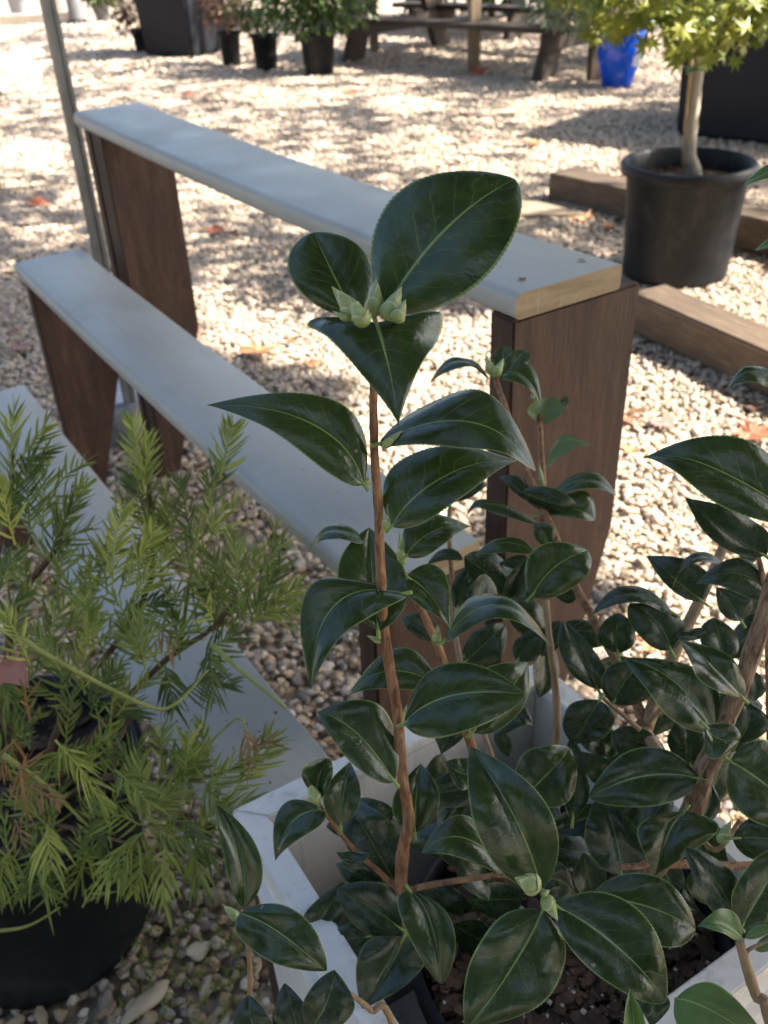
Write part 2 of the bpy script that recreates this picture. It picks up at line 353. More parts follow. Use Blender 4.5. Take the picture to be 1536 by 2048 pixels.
# gravel: tens of thousands of stones, instanced on points carrying scale, turn and colour
def gravel():
    pts = []
    def fill(y0, y1, dens, zmax):
        xw = 1.05*y1*.47+.75
        n = int(dens*(y1-y0)*2*xw)
        x = rng.uniform(-xw, xw, n); y = rng.uniform(y0, y1, n); z = rng.uniform(-.006, zmax, n)
        return np.stack([x, y, z], 1)
    A = [fill(.15, 1.6, 7000, .007), fill(1.6, 3.2, 7200, .006), fill(3.2, 5.2, 4600, .006), fill(5.2, 8.6, 2000, .004), fill(8.6, 14, 600, .004)]
    S = [np.clip(rng.lognormal(math.log(.0056), .32, len(A[0])), .003, .014), np.clip(rng.lognormal(math.log(.0057), .30, len(A[1])), .0035, .015),
         np.clip(rng.lognormal(math.log(.0072), .28, len(A[2])), .005, .018), np.clip(rng.lognormal(math.log(.0095), .25, len(A[3])), .005, .02), np.clip(rng.lognormal(math.log(.015), .25, len(A[4])), .006, .03)]
    Pn = np.concatenate(A); Sc = np.concatenate(S)
    Pn[:, 2] += np.array([gz(a, b) for a, b in Pn[:, :2]])+.008
    pal = np.array([(.74,.60,.42),(.62,.47,.30),(.40,.28,.18),(.62,.45,.35),(.42,.38,.35),(.82,.73,.59),(.22,.16,.12),(.54,.37,.22),(.70,.60,.48),(.30,.25,.22),(.46,.33,.28)])
    wt = np.array([.17,.15,.10,.09,.09,.13,.05,.09,.07,.04,.02]); wt /= wt.sum()
    col = pal[rng.choice(len(pal), len(Pn), p=wt)]*rng.uniform(.82, 1.12, (len(Pn), 1))
    far = np.clip((Pn[:, 1:2]-.9)/2.6, 0, .82); col = col*(1-far)+np.array([(.62, .50, .385)])*far
    me = bpy.data.meshes.new('gravel'); me.vertices.add(len(Pn)); me.vertices.foreach_set('co', Pn.ravel().astype(np.float32))
    sc = np.stack([Sc*rng.uniform(.95, 1.5, len(Sc)), Sc*rng.uniform(.75, 1.1, len(Sc)), Sc*rng.uniform(.5, .8, len(Sc))], 1)
    ro = np.stack([rng.normal(0, .35, len(Sc)), rng.normal(0, .35, len(Sc)), rng.uniform(0, 6.28, len(Sc))], 1)
    for nm, ar in (('scl', sc), ('rot', ro), ('stone', col)):
        a = me.attributes.new(nm, 'FLOAT_VECTOR', 'POINT'); a.data.foreach_set('vector', ar.ravel().astype(np.float32))
    M, nt, N, L, b = mat('gravel_stone')
    at = nd(N, 'ShaderNodeAttribute', attribute_name='stone', attribute_type='INSTANCER')
    ob = coord(N, L, 'Object')
    f = noi(N, L, ob, 2.2, 5, .65)
    L.new(mix(N, L, .6, at.outputs['Color'], ramp(N, L, f, [(.3, .6), (.7, 1.)]), 'MULTIPLY'), b.inputs['Base Color'])
    b.inputs['Roughness'].default_value = .62; bump(N, L, noi(N, L, ob, 6, 4), .4, .1, b)
    ng = bpy.data.node_groups.new('gravel_nodes', 'GeometryNodeTree')
    ng.interface.new_socket('Geometry', in_out='INPUT', socket_type='NodeSocketGeometry')
    ng.interface.new_socket('Geometry', in_out='OUTPUT', socket_type='NodeSocketGeometry')
    N = ng.nodes; L = ng.links
    gi = N.new('NodeGroupInput'); go = N.new('NodeGroupOutput')
    jn = N.new('GeometryNodeGeometryToInstance')
    for k in range(6):
        ic = N.new('GeometryNodeMeshIcoSphere'); ic.inputs['Radius'].default_value = 1; ic.inputs['Subdivisions'].default_value = 3
        sp = N.new('GeometryNodeSetPosition'); nt_ = N.new('ShaderNodeTexNoise'); ps = N.new('GeometryNodeInputPosition')
        ad = N.new('ShaderNodeVectorMath'); ad.operation = 'ADD'; ad.inputs[1].default_value = (k*7.3, k*3.1, 0); L.new(ps.outputs[0], ad.inputs[0])
        L.new(ad.outputs[0], nt_.inputs['Vector']); nt_.inputs['Scale'].default_value = .85; nt_.inputs['Detail'].default_value = 1.5
        m1 = N.new('ShaderNodeMath'); m1.operation = 'MULTIPLY_ADD'; L.new(nt_.outputs['Fac'], m1.inputs[0]); m1.inputs[1].default_value = 1.3; m1.inputs[2].default_value = .35
        sm = N.new('ShaderNodeVectorMath'); sm.operation = 'SCALE'; L.new(ps.outputs[0], sm.inputs[0]); L.new(m1.outputs[0], sm.inputs['Scale'])
        L.new(ic.outputs[0], sp.inputs['Geometry']); L.new(sm.outputs[0], sp.inputs['Position'])
        ss = N.new('GeometryNodeSetShadeSmooth'); L.new(sp.outputs[0], ss.inputs[0])
        st = N.new('GeometryNodeSetMaterial'); st.inputs['Material'].default_value = M; L.new(ss.outputs[0], st.inputs[0])
        L.new(st.outputs[0], jn.inputs[0])
    ip = N.new('GeometryNodeInstanceOnPoints'); L.new(gi.outputs[0], ip.inputs['Points']); L.new(jn.outputs[0], ip.inputs['Instance'])
    ip.inputs['Pick Instance'].default_value = True
    for nm, sk in (('scl', 'Scale'), ('rot', 'Rotation')):
        a = N.new('GeometryNodeInputNamedAttribute'); a.data_type = 'FLOAT_VECTOR'; a.inputs['Name'].default_value = nm
        L.new(a.outputs['Attribute'], ip.inputs[sk])
    L.new(ip.outputs[0], go.inputs[0])
    me.materials.append(M)
    o = bpy.data.objects.new('gravel', me); COL.objects.link(o)
    md = o.modifiers.new('gravel', 'NODES'); md.node_group = ng
    tag(o, 'cream and tan pea gravel covering the yard', 'gravel', kind='stuff')
gravel()

# ------------------------------------------------------------------ stepped plank bench
PW, PT, PL = .14, .026, 1.31
bench = thing('plant_bench', (-.3, 1.3, 0), 'three-step plant display bench of pale grey planks on dark brown board legs', 'bench')
def frame_at(o):   # local x: along the plank to the far end, y: to the back, z up
    m = Matrix.Identity(4)
    for i in range(3): m[i][0] = BA[i]; m[i][1] = BB[i]; m[i][2] = (0, 0, 1)[i]; m[i][3] = o[i]
    return m
def plank(o, sag, name='plank'):
    mb = MB(); r = .0095; prof = []
    def arc(cy, cz, a0, a1, rr, n=5):
        for k in range(n+1):
            a = R(a0+(a1-a0)*k/n); prof.append((cy+rr*math.cos(a), cz+rr*math.sin(a)))
    arc(PW-.003, -.003, 0, 90, .003, 2); arc(r, -r, 90, 180, r); arc(.008, -PT+.008, 180, 270, .008); arc(PW-.003, -PT+.003, 270, 360, .003, 2)
    K = 24; n = len(prof); vs = []
    for i in range(K+1):
        t = i/K; x = t*PL; z = -sag*4*t*(1-t)
        for y, zz in prof:
            yy = y
            vs.append((x, yy+.0012*noise.noise(Vector((x*3, zz*9, o.z*9))), z+zz+.0008*noise.noise(Vector((x*5, y*9, 2)))))
    mb.add(vs, [(i*n+j, (i+1)*n+j, (i+1)*n+(j+1) % n, i*n+(j+1) % n) for i in range(K) for j in range(n)])
    mb.add(vs[:n], [tuple(range(n))], 1); mb.add(vs[-n:], [tuple(range(n))[::-1]], 1)
    ob = mb.build(name, [M_plank, M_endgrain], bench, xf=frame_at(o))
    for q in ob.data.polygons: q.use_smooth = q.material_index == 0
    return ob
S_ = .757
UO = Vector((.174*S_, 1.099*S_, H-.404*S_))
MO = UO-BB*.241*S_-BA*.011*S_+Vector((0, 0, -.34*S_))
LO = UO-BB*.499*S_-BA*.133*S_+Vector((0, 0, -.625*S_))
pu = plank(UO, .007); pu['label'] = 'topmost grey plank with a raw wood end'
plank(MO, .009); plank(LO, .004)
pl_l = [o for o in bench.children if o.name.startswith('plank')][-1]; mb = MB(); rp = random.Random(8)
for k in range(46):
    c = Vector((rp.uniform(.0, .35), rp.uniform(.01, PW-.01), .0012)); a = rp.uniform(0, 3); q = rp.uniform(.0008, .003)
    mb.add([c+Vector((math.cos(a+t)*q*rp.uniform(.5, 1.4), math.sin(a+t)*q*rp.uniform(.4, 1), rp.uniform(-.0004, .0008))) for t in (0, 1.3, 2.9, 4.4)], [(0, 1, 2, 3)])
tag(mb.build('litter', simple('plank_litter', (.05, .03, .015), (.20, .12, .06), 200, .9), pl_l), kind='stuff')
# rust flecks and screw marks at the near end of the top plank
for dx, dy in ((.030, .035), (.032, .115)):
    mb = MB()
    for k in range(6): 
        c = Vector((dx+random.uniform(-.004, .004), dy+random.uniform(-.004, .004), .0008)); a = random.uniform(0, 3)
        mb.add([c+Vector((math.cos(a+q)*random.uniform(.001, .003), math.sin(a+q)*random.uniform(.001, .003), 0)) for q in (0, 1.5, 3, 4.6)], [(0, 1, 2, 3)])
    mb.build('screw_rust', simple('rust_fleck', (.2, .07, .02), (.4, .18, .06), 200, .9), pu)
def leg(o, x0, x1, wid, cut, zt, y0=.0, foot=.05, side=1):
    # a board: flat in the y-z plane, cut away diagonally towards the foot
    top = -PT-.001; b = -zt; mb = MB()
    if side == 1: prof = [(y0, top), (y0+wid, top+.0), (y0+wid, -cut), (y0+foot, b), (y0, b)]
    else: prof = [(y0, top), (y0+wid, top), (y0+wid, b), (y0+wid-foot, b), (y0, -cut)]
    n = len(prof)
    vs = [(x, y, z) for x in (x0, x1) for y, z in prof]
    fs = [tuple(range(n)), tuple(range(n, 2*n))[::-1]]+[(j, j+n, (j+1) % n+n, (j+1) % n) for j in range(n)]
    mb.add(vs, fs)
    return mb.build('leg', M_legwood, bench, bevel=.0025, xf=frame_at(o))
leg(UO, .002, .038, .172, .33, UO.z, y0=.001, foot=.06)
leg(UO, PL-.040, PL-.006, .162, .47, UO.z, y0=.012, foot=.06)
leg(MO, .002, .036, .150, .36, MO.z, y0=.004, foot=.06)
leg(MO, PL-.040, PL-.006, .150, .24, MO.z, y0=.012, foot=.05)
leg(LO, .002, .036, .120, .2, LO.z, y0=.004, foot=.06)
leg(LO, PL-.040, PL-.006, .120, .2, LO.z, y0=.012, foot=.06)
mb = MB(); mb.box((PL-.10, .014, -.74), (PL-.042, .045, -PT-.002)); mb.build('brace', M_legwood, bench, bevel=.002, xf=frame_at(UO))

# ------------------------------------------------------------------ metal post
pp = Vector((-.672, 2.27, 0))
post = thing('metal_post', pp, 'thin galvanised metal post with grooves at the far end of the bench', 'post')
mb = MB(); a = .0145; prof = [(-a, -a), (-.006, -a), (-.006, -a+.004), (.006, -a+.004), (.006, -a), (a, -a), (a, -.005), (a-.004, -.005), (a-.004, .005), (a, .005), (a, a), (-a, a), (-a, .005), (-a+.004, .005), (-a+.004, -.005), (-a, -.005)]
n = len(prof); rt = Matrix.Rotation(R(28), 4, 'Z')
vs = [pp+(rt @ Vector((x, y, z))) for z in (-.02, 2.4) for x, y in prof]
mb.add(vs, [(j, (j+1) % n, (j+1) % n+n, j+n) for j in range(n)]+[tuple(range(n, 2*n))])
mb.build('shaft', M_metal, post)
mb = MB(); mb.box((-.045, -.045, -.012), (.045, .045, .002), M=Matrix.Translation(pp) @ rt); mb.build('foot_plate', M_metal, post)

# ------------------------------------------------------------------ white planter box
bq = [Vector((-.1112, .4969, .5)), Vector((.1411, .6442, .5)), Vector((.29, .405, .5)), Vector((.030, .2600, .5))]
bc = sum(bq, Vector())/4; bang = R(30.3); HS = .143
BM = Matrix.Translation((bc.x, bc.y, 0)) @ Matrix.Rotation(bang, 4, 'Z')
box = thing('planter_box', (bc.x, bc.y, 0), 'square white painted wooden planter box holding the camellia', 'planter')
T = .019
for k in range(4):
    rot = Matrix.Rotation(k*math.pi/2, 4, 'Z')
    def q(lo, hi): return [lo, hi]
    # wall, slightly tapered to the foot
    mb = MB(); zt, zb = .488, .02; e = .012; A = HS; 
    vs = [(-A-T, A, zt), (A+T, A, zt), (A+T, A+T-.003, zt), (-A-T, A+T-.003, zt), (-A-T+e, A-e, zb), (A+T-e, A-e, zb), (A+T-e, A+T-e, zb), (-A-T+e, A+T-e, zb)]
    vs = [(-A, A, zt), (A, A, zt), (A+T-.003, A+T-.003, zt), (-A-T+.003, A+T-.003, zt), (-A+e, A-e, zb), (A-e, A-e, zb), (A+T-e, A+T-e, zb), (-A-T+e, A+T-e, zb)]
    mb.add(vs, [(0, 1, 2, 3), (4, 7, 6, 5), (0, 4, 5, 1), (3, 2, 6, 7), (0, 3, 7, 4), (1, 5, 6, 2)])
    mb.build('side_panel', M_whitebox, box, bevel=.0012, xf=BM @ rot)
    mb = MB(); a0, a1 = A-.002, A+T+.002
    vs = [(-a0, a0, .489), (a0, a0, .489), (a1, a1, .489), (-a1, a1, .489), (-a0, a0, .5), (a0, a0, .5), (a1, a1, .5), (-a1, a1, .5)]
    mb.add(vs, [(0, 3, 2, 1), (4, 5, 6, 7), (0, 1, 5, 4), (1, 2, 6, 5), (2, 3, 7, 6), (3, 0, 4, 7)])
    mb.build('rim', M_whitebox, box, bevel=.0015, xf=BM @ rot)
    for z0, z1, pr in ((.43, .440, .004), (.05, .12, .0)):
        mb = MB(); a0, a1 = A+T-.006, A+T+pr
        if pr == 0: a0, a1 = A+T-.014, A+T+.002
        vs = [(-a0, a0, z0), (a0, a0, z0), (a1, a1, z0), (-a1, a1, z0), (-a0, a0, z1), (a0, a0, z1), (a1, a1, z1), (-a1, a1, z1)]
        mb.add(vs, [(0, 3, 2, 1), (4, 5, 6, 7), (0, 1, 5, 4), (1, 2, 6, 5), (2, 3, 7, 6), (3, 0, 4, 7)])
        mb.build('moulding', M_whitebox, box, bevel=.0012, xf=BM @ rot)
mb = MB(); mb.box((-HS+.014, -HS+.014, .12), (HS-.014, HS-.014, .14)); mb.build('base', M_whitebox, box, xf=BM)

# ------------------------------------------------------------------ leaves
def leaf_mesh(B, M_, T_, Lp, Rp, t0=.47, NU=108, NV=5, bulge=.14, serr=.03, flip=False, hook=.10, nf=36, wav=.08, acu=1.2, seed=0):
    C = M_*2-(B+T_)/2; cen = []
    for i in range(NU+1):
        t = i/NU
        cen.append(B*(1-t)**2+C*2*t*(1-t)+T_*t*t)
    c0 = B*(1-t0)**2+C*2*t0*(1-t0)+T_*t0*t0
    vl, vr = Lp-c0, Rp-c0
    k = 1.35; a, b = k*t0, k*(1-t0)*acu; tp = a/(a+b); nm = (tp**a)*((1-tp)**b)
    lg = (T_-B).length+1e-6; ax = (T_-B).normalized()
    # normal toward the viewer's side at build time = upper face of the leaf
    nn = (vl-vr).cross(ax); nn.normalize()
    if nn.dot(CP-c0) < 0: nn = -nn; sgn = -1
    else: sgn = 1
    if flip: nn = -nn
    vs = []; uv = []
    for i in range(NU+1):
        t = i/NU; w_ = (max(t, 1e-4)**a)*(max(1-t, 1e-4)**b)/nm if 0 < t < 1 else 0.02
        w_ = max(w_, .012)
        se = 1-serr*(1-((t*nf) % 1.0)) if .06 < t < .99 else 1
        for j in range(-NV, NV+1):
            s_ = j/NV; e = vr if s_ > 0 else vl; q = abs(s_)
            p = cen[i]+e*(w_*q*(se if q == 1 else 1))
            bl = bulge*e.length*w_*math.sin(min(q, 1)*math.pi*.85)
            p = p+nn*bl+nn*(wav*e.length*q*math.sin(t*9+seed*3+s_*2)*w_)
            p = p-nn*(hook*lg*max(0, (t-.62)/.38)**2)
            vs.append(p); uv.append((t, .5+.5*s_))
    W_ = 2*NV+1; fs = []
    for i in range(NU):
        for j in range(W_-1):
            f = (i*W_+j, i*W_+j+1, (i+1)*W_+j+1, (i+1)*W_+j)
            fs.append(f)
    # make face normals agree with nn
    p0, p1, p2 = (vs[x] for x in fs[(NU//2)*(W_-1)+NV][:3])
    if (p1-p0).cross(p2-p1).dot(nn) < 0: fs = [f[::-1] for f in fs]
    return vs, fs, uv
def make_leaf(parent, px, d, off=(0, 0, -.4, -.4), t0=.47, mat_=None, name='leaf', label=None, **k):
    """px: base, middle of the midrib, tip, left and right edge; off: base, tip, left, right nearer/farther (cm)"""
    (bx, by), (mx, my), (tx, ty), (lx, ly), (rx, ry) = px
    db, dt, dl, dr = (o*.01 for o in off); dl *= 1.6; dr *= 1.6; hk = ((int(bx)*31+int(ty)*17) % 100)/100*.16+.03; k.setdefault('hook', hk); k.setdefault('acu', 1.0+((int(lx)*13+int(ry)*7) % 60)/100); k.setdefault('wav', .05+((int(tx)*7+int(ly)*3) % 40)/400)
    pts = P(bx, by, d+db), P(mx, my, d), P(tx, ty, d+dt), P(lx, ly, d+dl), P(rx, ry, d+dr)
    vs, fs, uv = leaf_mesh(*pts, t0=t0, seed=(bx*7+ty) % 13, **k)
    me = bpy.data.meshes.new(name); me.from_pydata([tuple(v) for v in vs], [], fs); me.materials.append(mat_ or M_leaf)
    ul = me.uv_layers.new(name='UVMap'); co = np.array(uv, dtype=np.float32)
    ix = np.zeros(len(me.loops), dtype=np.int32); me.loops.foreach_get('vertex_index', ix)
    ul.data.foreach_set('uv', co[ix].ravel()); me.polygons.foreach_set('use_smooth', [True]*len(me.polygons)); me.update()
    o = bpy.data.objects.new(name, me); COL.objects.link(o)
    if parent: o.parent = parent; o.matrix_parent_inverse = Matrix.Translation(-parent.location)
    if label: o['label'] = label
    return o
def bud_mat():
    M, nt, N, L, b = mat('bud_scale')
    v = coord(N, L, 'Object'); f = noi(N, L, v, 120, 5, .65)
    c = ramp(N, L, f, [(.3, (.17, .25, .06)), (.55, (.28, .36, .12)), (.75, (.42, .48, .23))])
    at = nd(N, 'ShaderNodeAttribute', attribute_name='shade')
    L.new(mix(N, L, math_(N, L, 'MULTIPLY', at.outputs['Fac'], .8), c, (.60, .58, .38)), b.inputs['Base Color'])
    b.inputs['Roughness'].default_value = .5; b.inputs['Subsurface Weight'].default_value = .1; b.inputs['Subsurface Scale'].default_value = .003
    bump(N, L, noi(N, L, v, 500, 3), .3, .0006, b); return M
M_bud = bud_mat()
def bud(parent, bx, by, tx, ty, wpx, d, dt=0., name='flower_bud'):
    A, T_ = P(bx, by, d), P(tx, ty, d+dt*.01); ax = (T_-A); ln = ax.length; ax.normalize()
    rad = wpx*.37*d/F; e1 = ax.cross(Vector((.2, .9, .3))).normalized(); e2 = ax.cross(e1)
    def pr(t): return rad*(math.sin(math.pi*min(1, t**.62))**.75 if t < .5 else rad and (math.sin(math.pi*t**.62)**.95))
    def prof(t): return rad*max(.0, math.sin(math.pi*min(t, 1)**.62))**.9*(1-.25*t)
    mb = MB()
    shells = [(1.0, 0, 1.0, 6.4), (.95, .4, 1.05, 2.9), (.84, 2.6, 1.10, 2.9), (.66, 4.6, 1.15, 2.8), (.48, 1.2, 1.20, 2.6), (.34, 3.6, 1.24, 2.6)]
    for top, az, of, span in shells:
        vs = []; NA, NH = 16, 12; shd = []
        for i in range(NH+1):
            for j in range(NA+1):
                s_ = j/NA*2-1; hmax = top*(1-(abs(s_)**2.2)*.55) if span < 6 else top
                t = hmax*i/NH; an = az+s_*span/2
                r = prof(t)*of if i > 0 else rad*.25
                vs.append(A+ax*(t*ln)+(e1*math.cos(an)+e2*math.sin(an))*r); shd.append(1. if (i >= NH-1 or abs(s_) > .9) and span < 6 else .25*i/NH)
        mb.add(vs, [(i*(NA+1)+j, i*(NA+1)+j+1, (i+1)*(NA+1)+j+1, (i+1)*(NA+1)+j) for i in range(NH) for j in range(NA)])
        mb.sh[-len(shd):] = shd
    return mb.build(name, M_bud, parent, smooth=True, shade=True)

# ------------------------------------------------------------------ camellia in the box
pc = G(1137, 1872, .45)
cam_sh = thing('camellia_shrub', (pc.x, pc.y, .14), 'glossy dark green camellia with pale buds in a black pot inside the white box', 'shrub')
mb = MB(); r = .12; hh = .455-.142
lathe(mb, [(0, .004), (r*.80, .0), (r*.80, 0.0), (r*.97, hh-.03), (r*1.03, hh-.028), (r*1.05, hh-.004), (r*1.03, hh), (r*.99, hh), (r*.97, hh-.01), (r*.94, hh-.05), (r*.9, hh-.2)], 64, (pc.x, pc.y, .142))
mb.build('pot', M_blackpot, cam_sh, smooth=True)
def soil(parent, c, r, z, chips, perl, seed=1, cs=.011):
    rg = random.Random(seed); mb = MB(); n = 24; vs = []; rr = 14
    for i in range(rr+1):
        for j in range(n):
            a = 2*math.pi*j/n; q = r*i/rr; x, y = c[0]+q*math.cos(a), c[1]+q*math.sin(a)
            vs.append((x, y, z+.006*noise.noise(Vector((x*40, y*40, 0)))+.003*noise.noise(Vector((x*140, y*140, 0)))))
    mb.add(vs, [(i*n+j, i*n+(j+1) % n, (i+1)*n+(j+1) % n, (i+1)*n+j) for i in range(rr) for j in range(n)])
    so_ = mb.build('soil', M_soil, parent, smooth=True)
    mb = MB()
    for k in range(chips):
        a = rg.uniform(0, 6.28); q = r*.97*math.sqrt(rg.random()); s_ = rg.uniform(.35, 1.2)*cs
        T_ = Matrix.Translation((c[0]+q*math.cos(a), c[1]+q*math.sin(a), z+rg.uniform(0, .008))) @ Matrix.Rotation(rg.uniform(0, 6.28), 4, 'Z') @ Matrix.Rotation(rg.uniform(-.6, .6), 4, 'X')
        w1, w2 = s_*rg.uniform(.5, 1.4), s_*rg.uniform(.4, .8)
        ring = [Vector((w1*math.cos(t+rg.uniform(-.3, .3)), w2*math.sin(t), rg.uniform(-.0006, .0006))) for t in (0, 1, 2.1, 3.1, 4.2, 5.2)]
        top = [p+Vector((0, 0, .0022)) for p in ring]
        mb.add([T_ @ p for p in ring+top], [tuple(range(6))[::-1], tuple(range(6, 12))]+[(j, (j+1) % 6, (j+1) % 6+6, j+6) for j in range(6)], sh=rg.random())
    if chips: tag(mb.build('bark_chips', M_chip, so_), kind='stuff')
    mb = MB()
    for k in range(perl):
        a = rg.uniform(0, 6.28); q = r*.95*math.sqrt(rg.random()); s_ = rg.uniform(.0012, .0026)
        o_ = Vector((c[0]+q*math.cos(a), c[1]+q*math.sin(a), z+rg.uniform(.003, .009)))
        bmx = [Vector(v)*s_*rg.uniform(.8, 1.2) for v in ((1,0,0),(-1,0,0),(0,1,0),(0,-1,0),(0,0,1),(0,0,-1))]
        mb.add([o_+v for v in bmx], [(0,2,4),(2,1,4),(1,3,4),(3,0,4),(2,0,5),(1,2,5),(3,1,5),(0,3,5)])
    if perl: tag(mb.build('perlite', M_perlite, so_), kind='stuff')
soil(cam_sh, (pc.x, pc.y), r*.955, .432, 1900, 300, cs=.0075)

def dm(y): return .4/(.838-.545*((y-1024)/1848.))
def stem(parent, pts, w0, w1, m_=None, name='stem', wob=.12, nodes=None, sub=7):
    """pts: pixel x, y, depth; w0, w1: widths in photo pixels at the two ends"""
    q = [P(*p) for p in pts]; mb = MB()
    tube(mb, q, w0/2*pts[0][2]/F, w1/2*pts[-1][2]/F, 10, sub, wob, nodes=nodes)
    return mb.build(name, m_ or M_bark, parent, smooth=True)
def D(y, o=0): return dm(y)+o
# the main stem and its side shoots
stem(cam_sh, [(900, 1975, .745), (850, 1925, .71), (822, 1880, D(1880)), (803, 1790, D(1790)), (806, 1700, D(1700)), (817, 1640, D(1640)), (803, 1540, D(1540)), (795, 1430, D(1430)), (772, 1290, D(1290)), (762, 1160, D(1160)), (758, 1040, D(1040)), (750, 920, D(920)), (747, 800, D(800)), (749, 660, D(660))], 26, 15, wob=.14, nodes=9)
stem(cam_sh, [(803, 1786, .652), (760, 1745, .645), (700, 1690, .63), (640, 1612, .60)], 13, 8)
stem(cam_sh, [(806, 1784, .652), (860, 1770, .63), (940, 1758, .60), (1010, 1750, .575), (1065, 1770, .56)], 14, 9)
stem(cam_sh, [(985, 1640, .67), (962, 1550, .64), (942, 1490, .62), (905, 1380, .59), (875, 1290, .57), (845, 1225, .553), (818, 1170, .54)], 22, 13, nodes=8)
stem(cam_sh, [(1005, 1800, .73), (985, 1640, .67)], 24, 22)
# trunk on the right with its fork
stem(cam_sh, [(1120, 1950, .765), (1190, 1870, .74), (1290, 1760, .69), (1375, 1640, .64), (1405, 1550, .61), (1440, 1470, .59), (1480, 1370, .57), (1520, 1260, .55), (1560, 1120, .53), (1590, 980, .51), (1600, 840, .50)], 46, 28, M_barkold, wob=.2)
stem(cam_sh, [(1395, 1590, .625), (1345, 1540, .64), (1300, 1480, .66), (1290, 1455, .67)], 26, 22, M_twig)
stem(cam_sh, [(1292, 1455, .67), (1320, 1380, .68), (1360, 1280, .69), (1405, 1190, .70), (1440, 1110, .71), (1470, 1030, .72)], 30, 18, M_twig, wob=.15)
stem(cam_sh, [(1290, 1450, .67), (1262, 1380, .69), (1230, 1318, .71), (1180, 1225, .73), (1140, 1150, .74), (1105, 1060, .76), (1075, 990, .77), (1045, 925, .78), (1015, 830, .79), (990, 755, .80)], 22, 12, M_bark, nodes=9)
stem(cam_sh, [(1098, 1800, .76), (1112, 1600, .73), (1112, 1500, .72), (1113, 1400, .71), (1100, 1290, .70), (1092, 1200, .70)], 17, 13, M_twig, nodes=7)
stem(cam_sh, [(1085, 1040, .765), (1088, 980, .78), (1083, 900, .79), (1080, 830, .80)], 14, 9, M_bark)
stem(cam_sh, [(1290, 1450, .67), (1320, 1420, .66), (1345, 1385, .65)], 11, 8, M_twig)
stem(cam_sh, [(1375, 1640, .64), (1300, 1722, .62), (1240, 1735, .62)], 18, 12, M_bark)
stem(cam_sh, [(1300, 1725, .66), (1380, 1728, .66), (1470, 1732, .66), (1560, 1728, .66)], 20, 16, M_bark)
stem(cam_sh, [(1280, 1460, .66), (1240, 1425, .66), (1200, 1392, .66)], 11, 7, M_twig)
stem(cam_sh, [(905, 1170, .80), (898, 1060, .82), (900, 1010, .83)], 11, 8, M_bark)
stem(cam_sh, [(985, 1520, .74), (940, 1390, .76), (912, 1280, .79), (905, 1170, .80)], 13, 11, M_twig)
stem(cam_sh, [(1010, 1790, .73), (985, 1520, .74)], 15, 13, M_twig)
stem(cam_sh, [(1540, 1480, .60), (1536, 1300, .60), (1530, 1180, .60), (1505, 1060, .60)], 14, 10, M_bark)
stem(cam_sh, [(1375, 1640, .64), (1430, 1700, .62), (1480, 1640, .60)], 12, 8, M_twig)

